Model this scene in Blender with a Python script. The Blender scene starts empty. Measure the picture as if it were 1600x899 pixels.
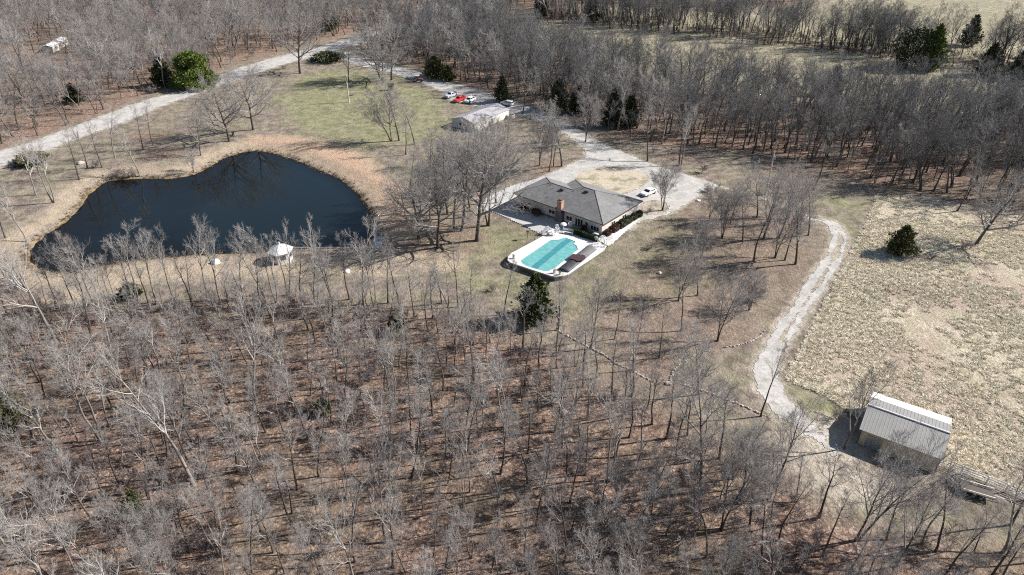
import bpy, math, random
import numpy as np
from mathutils import Vector, Matrix
R = math.radians
scene = bpy.context.scene
col = scene.collection
random.seed(7)
RNG = np.random.default_rng(7)

# ------------------------------------------------------------------ camera, sky, sun, exposure
CAM_H, PITCH, FPX = 70.0, R(31.8), 1067.0
cam = bpy.data.cameras.new('camera'); camo = bpy.data.objects.new('camera', cam); col.objects.link(camo)
camo.location = (0, 0, CAM_H); camo.rotation_euler = (R(90) - PITCH, 0, 0)
cam.sensor_width = 36.0; cam.lens = FPX / 1600.0 * 36.0
cam.clip_start = 0.5; cam.clip_end = 12000
scene.camera = camo
SUN_EL, SUN_AZ = R(35.6), R(10.5)          # azimuth counted from +X towards +Y
sdir = Vector((math.cos(SUN_EL) * math.cos(SUN_AZ), math.cos(SUN_EL) * math.sin(SUN_AZ), math.sin(SUN_EL)))
sl = bpy.data.lights.new('sun', 'SUN'); sl.energy = 5.0; sl.angle = R(0.5); sl.color = (1.0, 0.965, 0.93)
so = bpy.data.objects.new('sun', sl); col.objects.link(so)
so.rotation_euler = sdir.to_track_quat('Z', 'Y').to_euler()
world = bpy.data.worlds.new("World"); scene.world = world; world.use_nodes = True
wn = world.node_tree; wn.nodes.clear()
sky = wn.nodes.new('ShaderNodeTexSky'); sky.sky_type = 'NISHITA'; sky.sun_disc = False
sky.sun_elevation = SUN_EL; sky.sun_rotation = math.pi / 2 - SUN_AZ; sky.altitude = 300; sky.air_density = 1.0; sky.dust_density = 0.6
bg = wn.nodes.new('ShaderNodeBackground'); bg.inputs['Strength'].default_value = 0.06
wo = wn.nodes.new('ShaderNodeOutputWorld')
wn.links.new(sky.outputs[0], bg.inputs[0]); wn.links.new(bg.outputs[0], wo.inputs[0])
scene.view_settings.view_transform = 'Standard'; scene.view_settings.look = 'None'
scene.view_settings.exposure = 1.0; scene.view_settings.gamma = 1.0
cy = scene.cycles
cy.max_bounces = 5; cy.diffuse_bounces = 2; cy.glossy_bounces = 2; cy.transmission_bounces = 4; cy.transparent_max_bounces = 8
cy.caustics_reflective = False; cy.caustics_refractive = False
cy.use_denoising = False; cy.pixel_filter_type = 'BLACKMAN_HARRIS'; cy.filter_width = 1.15; cy.use_adaptive_sampling = False

# ------------------------------------------------------------------ terrain
def sstep(a, b, x):
    t = np.clip((np.asarray(x, float) - a) / (b - a), 0, 1); return t * t * (3 - 2 * t)
def ray(x, y):
    dx = (x - 800) / FPX; dy = -(y - 449.5) / FPX
    return np.array([dx, math.cos(PITCH) + dy * math.sin(PITCH), -math.sin(PITCH) + dy * math.cos(PITCH)])
def G(x, y, z=0.0):
    d = ray(x, y); t = (z - CAM_H) / d[2]
    return np.array([t * d[0], t * d[1], z])
def sdf(poly, X, Y):
    """signed distance to a closed polygon, negative inside"""
    X = np.asarray(X, float); Y = np.asarray(Y, float)
    d = np.full(X.shape, 1e18); ins = np.zeros(X.shape, bool)
    n = len(poly)
    for i in range(n):
        ax, ay = poly[i][:2]; bx, by = poly[(i + 1) % n][:2]
        ex, ey = bx - ax, by - ay
        wx, wy = X - ax, Y - ay
        t = np.clip((wx * ex + wy * ey) / (ex * ex + ey * ey + 1e-12), 0, 1)
        d = np.minimum(d, (wx - t * ex) ** 2 + (wy - t * ey) ** 2)
        c = ((ay > Y) != (by > Y))
        xi = ax + (Y - ay) * ex / (ey if abs(ey) > 1e-12 else 1e-12)
        ins ^= c & (X < xi)
    d = np.sqrt(d)
    return np.where(ins, -d, d)
def dline(pts, X, Y):
    d = np.full(np.shape(X), 1e18)
    for (a, b) in zip(pts[:-1], pts[1:]):
        ex, ey = b[0] - a[0], b[1] - a[1]
        wx, wy = X - a[0], Y - a[1]
        t = np.clip((wx * ex + wy * ey) / (ex * ex + ey * ey + 1e-12), 0, 1)
        d = np.minimum(d, (wx - t * ex) ** 2 + (wy - t * ey) ** 2)
    return np.sqrt(d)
_h = np.random.default_rng(3).random((256, 256))
def vnoise(X, Y, s):
    x = np.asarray(X, float) / s + 1000.3; y = np.asarray(Y, float) / s + 1000.7
    xi = np.floor(x).astype(int); yi = np.floor(y).astype(int); fx = x - xi; fy = y - yi
    fx = fx * fx * (3 - 2 * fx); fy = fy * fy * (3 - 2 * fy)
    g = lambda i, j: _h[(xi + i) % 256, (yi + j) % 256]
    return (g(0, 0) * (1 - fx) + g(1, 0) * fx) * (1 - fy) + (g(0, 1) * (1 - fx) + g(1, 1) * fx) * fy
WATER_Z = -2.0
POND_PX = [(42,392),(60,372),(80,360),(103,343),(124,322),(133,304),(148,294),(165,283),(190,279),(225,278),(270,278),(302,272),(328,259),(350,246),(375,238),(400,235),(428,238),(452,246),(478,255),(505,268),(535,281),(555,296),(570,313),(580,330),(584,350),(585,368),(583,384),(560,388),(510,389),(455,390),(420,394),(375,398),(300,401),(250,405),(190,412),(142,422),(105,430),(72,428),(48,418),(38,404)]
POND = [tuple(G(x, y, WATER_Z)[:2]) for x, y in POND_PX]
def zt(X, Y):
    X = np.asarray(X, float); Y = np.asarray(Y, float)
    drop = np.maximum(sstep(14, -4, X), sstep(133, 121, Y + 0.25 * (X - 10)))
    z = -1.0 * drop
    z = z + (vnoise(X, Y, 45) - .5) * .5 * sstep(60, 20, np.abs(Y - 150)) * 0 + (vnoise(X, Y, 9) - .5) * .12
    far = sstep(340, 900, np.hypot(X, Y - 120))
    z = z + far * (vnoise(X, Y, 420) * 26 - 4)
    m = (X > -150) & (X < 10) & (Y > 85) & (Y < 220)
    if np.any(m):
        s = np.full(X.shape, 99.0); s[m] = sdf(POND, X[m], Y[m])
        s = s + (vnoise(X, Y, 2.2) - .5) * .9
        up = WATER_Z + 0.05 + (z - WATER_Z) * (0.30 * sstep(0, .5, s) + 0.70 * sstep(.3, 6.5, s))
        dn = WATER_Z + 0.05 + np.maximum(s * (.07 + .2 * sstep(-78, -50, X)), -3.0)
        z = np.where(s < 0, dn, np.where(s < 6.5, up, z))
    return z
def ztp(x, y): return float(zt(np.array([x]), np.array([y]))[0])
def P(x, y, dz=0.0):
    z = -0.6
    for _ in range(5):
        p = G(x, y, z); z = ztp(p[0], p[1]) + dz
    p = G(x, y, z); return np.array([p[0], p[1], z])
def PX(pts): return [tuple(P(x, y)[:2]) for x, y in pts]

# ------------------------------------------------------------------ materials
def newmat(name):
    m = bpy.data.materials.new(name); m.use_nodes = True
    nt = m.node_tree; b = nt.nodes['Principled BSDF']
    return m, nt, b
def N(nt, t, **k):
    n = nt.nodes.new(t)
    for a, v in k.items(): setattr(n, a, v)
    return n
def noise(nt, vec, scale, detail=4, rough=.6, dim='3D'):
    n = N(nt, 'ShaderNodeTexNoise'); n.inputs['Scale'].default_value = scale
    n.inputs['Detail'].default_value = detail; n.inputs['Roughness'].default_value = rough
    nt.links.new(vec, n.inputs['Vector']); return n.outputs['Fac']
def ramp(nt, fac, stops, interp='LINEAR'):
    r = N(nt, 'ShaderNodeValToRGB'); r.color_ramp.interpolation = interp
    e = r.color_ramp.elements
    while len(e) < len(stops): e.new(0.5)
    for i, (p, c) in enumerate(stops):
        e[i].position = p; e[i].color = (*c, 1) if len(c) == 3 else c
    nt.links.new(fac, r.inputs[0]); return r.outputs[0]
def mix(nt, fac, a, b, mode='MIX'):
    m = N(nt, 'ShaderNodeMix', data_type='RGBA', blend_type=mode)
    for s, v in ((m.inputs[0], fac), (m.inputs[6], a), (m.inputs[7], b)):
        if hasattr(v, 'is_output'): nt.links.new(v, s)
        elif isinstance(v, tuple): s.default_value = (*v, 1) if len(v) == 3 else v
        else: s.default_value = v
    return m.outputs[2]
def math_(nt, op, a, b=None, c=None, clamp=False):
    m = N(nt, 'ShaderNodeMath', operation=op); m.use_clamp = clamp
    for s, v in zip(m.inputs, (a, b, c)):
        if v is None: continue
        if hasattr(v, 'is_output'): nt.links.new(v, s)
        else: s.default_value = v
    return m.outputs[0]
def geopos(nt): return N(nt, 'ShaderNodeNewGeometry').outputs['Position']
def objpos(nt): return N(nt, 'ShaderNodeTexCoord').outputs['Object']
def bump(nt, b, h, strength=.5, dist=.1):
    n = N(nt, 'ShaderNodeBump'); n.inputs['Strength'].default_value = strength; n.inputs['Distance'].default_value = dist
    nt.links.new(h, n.inputs['Height']); nt.links.new(n.outputs[0], b.inputs['Normal'])
def simple(name, c, rough=.7, metal=0, var=.18, scale=3.0, c2=None, bumps=0):
    m, nt, b = newmat(name)
    f = noise(nt, objpos(nt), scale, 5)
    c2 = c2 or tuple(x * (1 - var * 1.6) for x in c)
    nt.links.new(ramp(nt, f, [(.3, c2), (.7, c)]), b.inputs['Base Color'])
    b.inputs['Roughness'].default_value = rough; b.inputs['Metallic'].default_value = metal
    if bumps: bump(nt, b, f, bumps, .05)
    return m
def attr(nt, name):
    return N(nt, 'ShaderNodeAttribute', attribute_name=name).outputs['Fac']

def mat_ground():
    m, nt, b = newmat('ground'); pos = geopos(nt)
    n1 = noise(nt, pos, .06, 6, .6); n2 = noise(nt, pos, .45, 6, .7); n3 = noise(nt, pos, 2.6, 4, .75); n4 = noise(nt, pos, .16, 6, .72)
    vor = N(nt, 'ShaderNodeTexVoronoi'); vor.inputs['Scale'].default_value = 3.2; nt.links.new(pos, vor.inputs['Vector'])
    vsep = N(nt, 'ShaderNodeSeparateColor'); nt.links.new(vor.outputs['Color'], vsep.inputs[0])
    # yard: tan and brown dormant turf with green coming through
    brown = ramp(nt, n2, [(.28, (.090, .070, .060)), (.48, (.19, .152, .126)), (.70, (.365, .305, .25))])
    green = ramp(nt, n2, [(.28, (.115, .12, .062)), (.5, (.215, .21, .115)), (.74, (.36, .335, .215))])
    gm = math_(nt, 'ADD', attr(nt, 'lawn'), math_(nt, 'MULTIPLY', math_(nt, 'SUBTRACT', n4, .5), 2.6))
    gm = math_(nt, 'ADD', gm, math_(nt, 'MULTIPLY', math_(nt, 'SUBTRACT', n3, .5), 1.3), clamp=True)
    yard = mix(nt, gm, brown, green)
    # leaf litter
    lit = ramp(nt, n3, [(.22, (.060, .040, .032)), (.43, (.155, .100, .076)), (.57, (.27, .175, .13)), (.75, (.46, .325, .245))])
    lit2 = ramp(nt, vsep.outputs[0], [(0, (.075, .05, .04)), (.5, (.18, .115, .088)), (.85, (.34, .235, .175)), (1, (.54, .43, .35))])
    lit = mix(nt, .62, lit, lit2)
    lit = mix(nt, ramp(nt, n1, [(.42, (0, 0, 0)), (.62, (1, 1, 1))]), lit, mix(nt, .5, lit, (.20, .165, .11)))
    gp = ramp(nt, noise(nt, pos, .22, 5, .7), [(.62, (0, 0, 0)), (.72, (1, 1, 1))])
    lit = mix(nt, math_(nt, 'MULTIPLY', gp, .55), lit, (.19, .175, .09))
    lm = math_(nt, 'ADD', attr(nt, 'litter'), math_(nt, 'MULTIPLY', math_(nt, 'SUBTRACT', n2, .5), 1.6), clamp=True)
    c = mix(nt, lm, yard, lit)
    # straw on the pond banks
    st = ramp(nt, n3, [(.25, (.19, .15, .105)), (.5, (.37, .30, .22)), (.75, (.56, .475, .36))])
    st = mix(nt, math_(nt, 'MULTIPLY', attr(nt, 'rusty'), ramp(nt, n2, [(.3, (.35, .35, .35)), (.65, (1, 1, 1))])), st, mix(nt, .62, st, (.50, .23, .12)))
    sm = math_(nt, 'ADD', attr(nt, 'straw'), math_(nt, 'MULTIPLY', math_(nt, 'SUBTRACT', n2, .5), 1.2), clamp=True)
    sm = math_(nt, 'MULTIPLY', sm, ramp(nt, attr(nt, 'straw'), [(.02, (0, 0, 0)), (.3, (1, 1, 1))]))
    c = mix(nt, sm, c, st)
    # open dry pasture
    fi = ramp(nt, n3, [(.3, (.17, .14, .10)), (.48, (.40, .34, .25)), (.68, (.64, .565, .44))])
    fi = mix(nt, ramp(nt, noise(nt, pos, .05, 5, .6), [(.48, (0, 0, 0)), (.6, (.6, .6, .6))]), fi, (.34, .25, .20))
    fi = mix(nt, ramp(nt, n4, [(.5, (0, 0, 0)), (.68, (1, 1, 1))]), fi, mix(nt, .55, fi, (.24, .25, .12)))
    ff = ramp(nt, n2, [(.3, (.14, .125, .08)), (.5, (.29, .255, .175)), (.72, (.46, .41, .30))])
    ff = mix(nt, ramp(nt, n1, [(.4, (0, 0, 0)), (.6, (1, 1, 1))]), ff, mix(nt, .4, ff, (.21, .195, .115)))
    fi = mix(nt, attr(nt, 'farfield'), fi, ff)
    fm = ramp(nt, attr(nt, 'pasture'), [(.35, (0, 0, 0)), (.65, (1, 1, 1))])
    c = mix(nt, fm, c, fi)
    # bare dusty ground
    du = ramp(nt, n3, [(.3, (.36, .30, .23)), (.7, (.62, .56, .46))])
    dm = math_(nt, 'ADD', attr(nt, 'dust'), math_(nt, 'MULTIPLY', math_(nt, 'SUBTRACT', n2, .5), 1.8), clamp=True)
    dm = math_(nt, 'MULTIPLY', dm, ramp(nt, attr(nt, 'dust'), [(.04, (0, 0, 0)), (.35, (1, 1, 1))]))
    c = mix(nt, dm, c, du)
    # pond bed
    c = mix(nt, attr(nt, 'bed'), c, ramp(nt, n2, [(.3, (.16, .10, .035)), (.7, (.42, .28, .11))]))
    nt.links.new(c, b.inputs['Base Color']); b.inputs['Roughness'].default_value = .95
    b.inputs['Specular IOR Level'].default_value = .15
    hh = math_(nt, 'ADD', n3, math_(nt, 'MULTIPLY', n2, 1.5))
    bump(nt, b, hh, .9, .35)
    return m
def mat_gravel(name='gravel', lo=(.20, .182, .16), hi=(.47, .445, .41)):
    m, nt, b = newmat(name); pos = geopos(nt)
    n1 = noise(nt, pos, .35, 6, .7); n2 = noise(nt, pos, 3.5, 4, .8)
    c = ramp(nt, n1, [(.3, lo), (.62, hi)])
    c = mix(nt, .45, c, ramp(nt, n2, [(.3, tuple(x * .7 for x in lo)), (.7, (.66, .64, .60))]))
    c = mix(nt, ramp(nt, noise(nt, pos, .9, 5, .75), [(.54, (0, 0, 0)), (.68, (1, 1, 1))]), c, mix(nt, .6, c, (.20, .165, .12)))
    nt.links.new(c, b.inputs['Base Color']); b.inputs['Roughness'].default_value = .95; b.inputs['Specular IOR Level'].default_value = .2
    bump(nt, b, n2, .5, .08)
    return m
def mat_concrete(name, c1, c2):
    m, nt, b = newmat(name); pos = geopos(nt)
    c = ramp(nt, noise(nt, pos, .8, 6, .7), [(.3, c1), (.65, c2)])
    nt.links.new(c, b.inputs['Base Color']); b.inputs['Roughness'].default_value = .85
    return m
def mat_bark(name, c1, c2):
    m, nt, b = newmat(name); pos = geopos(nt)
    oi = N(nt, 'ShaderNodeObjectInfo').outputs['Random']
    c = ramp(nt, noise(nt, pos, 1.3, 5, .7), [(.3, c1), (.7, c2)])
    c = mix(nt, math_(nt, 'MULTIPLY', oi, .35), c, tuple(x * .55 for x in c1))
    nt.links.new(c, b.inputs['Base Color']); b.inputs['Roughness'].default_value = .9; b.inputs['Specular IOR Level'].default_value = .2
    return m
def mat_leaf(name, c1, c2, c3):
    m, nt, b = newmat(name); pos = geopos(nt)
    c = ramp(nt, noise(nt, pos, 1.1, 5, .7), [(.3, c1), (.55, c2), (.78, c3)])
    nt.links.new(c, b.inputs['Base Color']); b.inputs['Roughness'].default_value = .7; b.inputs['Specular IOR Level'].default_value = .25
    return m
def mat_island():
    m, nt, b = newmat('island_soil'); pos = geopos(nt)
    c = ramp(nt, noise(nt, pos, 1.8, 5, .8), [(.3, (.24, .195, .14)), (.5, (.40, .34, .255)), (.7, (.52, .46, .365))])
    c = mix(nt, ramp(nt, noise(nt, pos, .22, 5, .7), [(.48, (0, 0, 0)), (.60, (.85, .85, .85))]), c, (.17, .16, .085))
    nt.links.new(c, b.inputs['Base Color']); b.inputs['Roughness'].default_value = .95; return m
M = dict(farlimb=mat_bark('wood_limb_bark', (.088, .086, .085), (.205, .2, .196)), fartwig=mat_bark('wood_twig_bark', (.12, .116, .113), (.235, .23, .225)),
    ground=mat_ground(), gravel=mat_gravel(), sand=mat_gravel('sandy_soil', (.30, .23, .14), (.60, .49, .34)),
    conc=mat_concrete('concrete', (.34, .33, .31), (.46, .45, .43)), deckc=mat_concrete('pool_deck', (.48, .455, .43), (.64, .61, .585)),
    trunk=mat_bark('trunk_bark', (.060, .050, .042), (.135, .115, .098)),
    limb=mat_bark('limb_bark', (.19, .175, .165), (.37, .345, .325)),
    twig=mat_bark('twig_bark', (.225, .208, .195), (.40, .375, .355)),
    palet=mat_bark('pale_trunk_bark', (.16, .145, .125), (.29, .265, .235)),
    pale=mat_bark('pale_limb_bark', (.33, .305, .28), (.56, .53, .49)),
    ptwig=mat_bark('pale_twig_bark', (.26, .235, .215), (.43, .395, .365)),
    brush=mat_bark('brush_bark', (.18, .145, .132), (.33, .28, .26)),
    cedar=mat_leaf('cedar_foliage', (.03, .036, .018), (.065, .072, .034), (.125, .12, .06)),
    cedarlit=mat_leaf('lit_cedar_foliage', (.028,.038,.014), (.065,.08,.028), (.125,.135,.05)), pine=mat_leaf('pine_foliage', (.05, .075, .016), (.115, .15, .03), (.20, .235, .06)),
    olive=mat_leaf('olive_foliage', (.055, .060, .022), (.105, .105, .04), (.17, .16, .07)),
    hedge=mat_leaf('hedge_foliage', (.02, .04, .012), (.045, .075, .022), (.09, .13, .04)),
    russet=mat_leaf('russet_foliage', (.06, .03, .022), (.13, .065, .045), (.22, .12, .085)),
    white=simple('white_paint', (.80, .79, .77), .5), offwhite=simple('cream_siding', (.70, .66, .58), .7),
    black=simple('black_rubber', (.022, .022, .023), .7), dark=simple('dark_metal', (.05, .05, .055), .5),
    steel=simple('grey_steel', (.42, .43, .44), .4, .6), fascia=simple('brown_fascia', (.07, .055, .045), .6),
    wood=simple('weathered_wood', (.42, .37, .31), .9, var=.3), darkwood=simple('dark_wood', (.09, .07, .055), .85),
    glass=None, palewood=simple('pale_wood', (.62,.58,.52), .9), rust=simple('rust', (.16, .06, .035), .9, var=.3), stone=None,
)
def mat_glass():
    m, nt, b = newmat('window_glass'); b.inputs['Base Color'].default_value = (.012, .016, .022, 1)
    b.inputs['Roughness'].default_value = .08; b.inputs['Specular IOR Level'].default_value = .7; return m
M['glass'] = mat_glass()
def mat_brickwall(name, ca, cb, cm, s=1.0):
    m, nt, b = newmat(name)
    tc = objpos(nt); sep = N(nt, 'ShaderNodeSeparateXYZ'); nt.links.new(tc, sep.inputs[0])
    cmb = N(nt, 'ShaderNodeCombineXYZ'); nt.links.new(math_(nt, 'ADD', sep.outputs[0], sep.outputs[1]), cmb.inputs[0]); nt.links.new(sep.outputs[2], cmb.inputs[1])
    br = N(nt, 'ShaderNodeTexBrick'); nt.links.new(cmb.outputs[0], br.inputs['Vector'])
    br.inputs['Color1'].default_value = (*ca, 1); br.inputs['Color2'].default_value = (*cb, 1); br.inputs['Mortar'].default_value = (*cm, 1)
    br.inputs['Scale'].default_value = 1 / s; br.inputs['Brick Width'].default_value = .22; br.inputs['Row Height'].default_value = .075; br.inputs['Mortar Size'].default_value = .008
    c = mix(nt, .35, br.outputs['Color'], ramp(nt, noise(nt, tc, .9, 5), [(.3, tuple(x * .7 for x in ca)), (.7, cb)]))
    nt.links.new(c, b.inputs['Base Color']); b.inputs['Roughness'].default_value = .9
    return m
M['brick'] = mat_brickwall('tan_brick', (.50, .43, .37), (.64, .57, .50), (.66, .63, .59))
M['redbrick'] = mat_brickwall('red_brick', (.34, .15, .10), (.50, .27, .20), (.5, .45, .4))
M['stone'] = mat_brickwall('dark_stone', (.10, .09, .08), (.17, .155, .14), (.13, .12, .11), 2.4)
def mat_shingle():
    m, nt, b = newmat('grey_shingles'); tc = objpos(nt)
    br = N(nt, 'ShaderNodeTexBrick'); nt.links.new(tc, br.inputs['Vector'])
    br.inputs['Color1'].default_value = (.135, .132, .13, 1); br.inputs['Color2'].default_value = (.24, .235, .23, 1); br.inputs['Mortar'].default_value = (.09, .09, .09, 1)
    br.inputs['Scale'].default_value = 1; br.inputs['Brick Width'].default_value = .6; br.inputs['Row Height'].default_value = .28; br.inputs['Mortar Size'].default_value = .012
    c = mix(nt, .5, br.outputs['Color'], ramp(nt, noise(nt, tc, 1.6, 6, .75), [(.3, (.12, .118, .115)), (.7, (.26, .255, .25))]))
    c = mix(nt, ramp(nt, noise(nt, tc, .35, 6, .7), [(.4, (0, 0, 0)), (.65, (.6, .6, .6))]), c, (.125, .12, .11))
    nt.links.new(c, b.inputs['Base Color']); b.inputs['Roughness'].default_value = .93; b.inputs['Specular IOR Level'].default_value = .3
    return m
M['shingle'] = mat_shingle()
def mat_ribbed(name, c, dk, per, metal=.25, rough=.45, axis=0):
    m, nt, b = newmat(name); tc = objpos(nt); sep = N(nt, 'ShaderNodeSeparateXYZ'); nt.links.new(tc, sep.inputs[0])
    f = math_(nt, 'FRACT', math_(nt, 'DIVIDE', sep.outputs[axis], per))
    line = ramp(nt, f, [(0, (1, 1, 1)), (.14, (1, 1, 1)), (.17, (0, 0, 0)), (1, (0, 0, 0))])
    cc = mix(nt, line, ramp(nt, noise(nt, tc, .7, 5), [(.3, tuple(x * .82 for x in c)), (.7, c)]), dk)
    nt.links.new(cc, b.inputs['Base Color']); b.inputs['Metallic'].default_value = metal; b.inputs['Roughness'].default_value = rough
    bump(nt, b, line, .6, .03)
    return m
M['barnroof'] = mat_ribbed('ribbed_metal_roof', (.245, .235, .22), (.11, .105, .10), .46, 0, .5)
M['siding'] = mat_ribbed('tan_metal_siding', (.62, .52, .36), (.42, .34, .22), .30, 0, .6)
M['garroof'] = mat_ribbed('pale_metal_roof', (.36, .345, .35), (.27, .26, .265), .8, 0, .55, axis=1)
M['garwall'] = mat_ribbed('pale_garage_siding', (.66, .63, .57), (.52, .49, .44), .6, 0, .6, axis=2)

# ------------------------------------------------------------------ mesh helpers
class MB:
    def __init__(s): s.v = []; s.f = []; s.mi = []
    def add(s, vs, fs, mi=0):
        o = len(s.v); s.v += [tuple(map(float, v)) for v in vs]; s.f += [tuple(o + i for i in f) for f in fs]; s.mi += [mi] * len(fs); return s
    def box(s, x0, x1, y0, y1, z0, z1, mi=0):
        return s.add([(x0,y0,z0),(x1,y0,z0),(x1,y1,z0),(x0,y1,z0),(x0,y0,z1),(x1,y0,z1),(x1,y1,z1),(x0,y1,z1)],
                     [(0,3,2,1),(4,5,6,7),(0,1,5,4),(1,2,6,5),(2,3,7,6),(3,0,4,7)], mi)
    def bar(s, a, b, r, n=6, r2=None, mi=0, caps=True):
        a = Vector(a); b = Vector(b); d = (b - a).normalized(); r2 = r if r2 is None else r2
        x = d.orthogonal().normalized(); y = d.cross(x)
        vs = [a + (x * math.cos(k * 2 * math.pi / n) + y * math.sin(k * 2 * math.pi / n)) * r for k in range(n)] + \
             [b + (x * math.cos(k * 2 * math.pi / n) + y * math.sin(k * 2 * math.pi / n)) * r2 for k in range(n)]
        fs = [(k, (k + 1) % n, n + (k + 1) % n, n + k) for k in range(n)]
        if caps: fs += [tuple(range(n))[::-1], tuple(range(n, 2 * n))]
        return s.add(vs, fs, mi)
    def prism(s, poly, z0, z1, mi=0):
        n = len(poly)
        return s.add([(x, y, z0) for x, y in poly] + [(x, y, z1) for x, y in poly],
                     [tuple(range(n))[::-1], tuple(range(n, 2 * n))] + [(k, (k + 1) % n, n + (k + 1) % n, n + k) for k in range(n)], mi)
    def profile(s, pts, y0, y1, taper=None, mi=0):
        """side profile (x,z) extruded across y; taper(z) gives half-width scale"""
        n = len(pts); t = taper or (lambda z: 1)
        yc = (y0 + y1) / 2; h = (y1 - y0) / 2
        return s.add([(x, yc - h * t(z), z) for x, z in pts] + [(x, yc + h * t(z), z) for x, z in pts],
                     [tuple(range(n)), tuple(range(n, 2 * n))[::-1]] + [((k + 1) % n, k, n + k, n + (k + 1) % n) for k in range(n)], mi)
    def build(s, name, mats, parent=None, bevel=0, smooth=False):
        me = bpy.data.meshes.new(name); me.from_pydata(s.v, [], s.f)
        for m in (mats if isinstance(mats, (list, tuple)) else [mats]): me.materials.append(m)
        if max(s.mi, default=0): me.polygons.foreach_set('material_index', s.mi)
        if smooth: me.polygons.foreach_set('use_smooth', [True] * len(me.polygons))
        me.update(); me.validate()
        o = bpy.data.objects.new(name, me); col.objects.link(o)
        if parent: o.parent = parent
        if bevel:
            b = o.modifiers.new('bevel', 'BEVEL'); b.width = bevel; b.segments = 2; b.limit_method = 'ANGLE'
        return o
def np_mesh(name, V, Q, mats, mi=None, smooth=False, link=True, T=None):
    """Q: quads (n,4) array, T: tris (m,3)"""
    me = bpy.data.meshes.new(name)
    V = np.ascontiguousarray(V, np.float32)
    nq = 0 if Q is None else len(Q); ntr = 0 if T is None else len(T)
    me.vertices.add(len(V)); me.vertices.foreach_set('co', V.ravel())
    loops = []
    if nq: loops.append(np.asarray(Q, np.int32).ravel())
    if ntr: loops.append(np.asarray(T, np.int32).ravel())
    loops = np.concatenate(loops)
    me.loops.add(len(loops)); me.loops.foreach_set('vertex_index', loops)
    me.polygons.add(nq + ntr)
    st = np.concatenate([np.arange(nq) * 4, nq * 4 + np.arange(ntr) * 3]).astype(np.int32)
    me.polygons.foreach_set('loop_start', st)
    for m in (mats if isinstance(mats, (list, tuple)) else [mats]): me.materials.append(m)
    if mi is not None: me.polygons.foreach_set('material_index', np.asarray(mi, np.int32))
    if smooth: me.polygons.foreach_set('use_smooth', np.ones(nq + ntr, bool))
    me.update(calc_edges=True)
    return me
def tag(o, label=None, cat=None, group=None, kind=None):
    if label: o['label'] = label
    if cat: o['category'] = cat
    if group: o['group'] = group
    if kind: o['kind'] = kind
    return o
def empty(name, loc=(0, 0, 0), rz=0.0):
    o = bpy.data.objects.new(name, None); o.location = [float(c) for c in loc]; o.rotation_euler = (0, 0, rz)
    o.empty_display_size = .3; col.objects.link(o); return o
def link(name, me, parent=None):
    o = bpy.data.objects.new(name, me); col.objects.link(o); o.parent = parent; return o

# ------------------------------------------------------------------ region outlines (traced on the ground plane)
ROAD = PX([(-60,252),(0,237),(50,223),(100,204),(150,186),(200,166),(250,151),(300,137),(330,124),(380,105),(420,93),(470,80),(520,68),(560,57),(600,47),(660,33),(720,20),
           (725,27),(665,42),(610,58),(565,69),(520,81),(480,91),(440,102),(400,115),(350,131),(300,149),(240,171),(190,193),(130,213),(80,233),(40,250),(0,262),(-60,282)])
DRIVE = PX([(508,78),(545,82),(575,92),(620,104),(660,114),(700,129),(740,139),(770,149),(800,159),(850,177),(880,191),(910,206),(940,224),(975,239),(1010,254),(1050,267),(1090,279),(1128,292),
            (1104,299),(1080,314),(1058,328),(1042,336),(1000,346),(985,360),(940,345),(900,330),(840,300),(848,276),(880,263),(902,252),(917,246),(912,233),(897,218),(876,205),(850,192),(822,181),(795,176),(768,168),(740,166),(700,155),(690,143),(650,126),(610,114),(570,105),(540,95),(500,88)])
SPUR = PX([(848,275),(838,280),(800,290),(765,305),(745,325),(762,330),(800,322),(840,305)])
TRACK = PX([(1262,336),(1283,341),(1312,349),(1325,372),(1319,395),(1303,430),(1276,468),(1253,500),(1236,530),(1219,560),(1213,590),(1223,615),(1246,640),(1274,662),(1300,684),(1322,712),(1330,722),
            (1318,724),(1296,708),(1262,688),(1236,669),(1204,640),(1184,610),(1178,575),(1194,545),(1214,510),(1244,470),(1269,430),(1295,395),(1302,369),(1296,353),(1283,346),(1262,343)])
TRACK_MID = PX([(1268,339),(1298,349),(1313,368),(1308,395),(1287,430),(1262,468),(1236,505),(1218,535)])
PATH2 = PX([(1108,291),(1150,297),(1200,312),(1240,328),(1264,339)])
ISLAND = PX([(897,280),(903,271),(925,264),(960,261),(990,266),(1012,273),(1014,284),(1000,294),(975,304),(950,300),(915,290)])
OVAL = PX([(997,324),(1005,316),(1022,313),(1040,316),(1046,324),(1040,334),(1020,338),(1002,334)])
FIELD = PX([(1371,308),(1345,370),(1300,450),(1261,530),(1226,592),(1290,619),(1345,655),(1400,690),(1470,728),(1540,752),(1620,785),(1760,840),(2100,820),(2100,330),(1800,330),(1600,338),(1520,322),(1450,308)])
PAST1 = PX([(780,62),(860,96),(1000,128),(1200,152),(1400,172),(1600,188),(1900,210),(1900,135),(1600,112),(1500,101),(1400,90),(1300,76),(1180,64),(1080,50),(980,44),(900,36),(800,30)])
PAST2 = PX([(900,38),(1000,46),(1100,52),(1200,62),(1300,72),(1420,84),(1540,98),(1700,112),(2200,150),(2200,-60),(1300,-60),(1330,-10),(1280,10),(1200,24),(1050,18),(930,8)])
WOODS_FG = PX([(-500,392),(0,420),(60,466),(120,486),(200,478),(300,466),(400,460),(470,460),(560,478),(640,490),(720,500),(790,524),(870,556),(940,590),(1040,640),(1130,700),(1200,745),(1290,800),(1400,850),(1640,860),(1900,830),(2100,1300),(-600,1300)])
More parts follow.
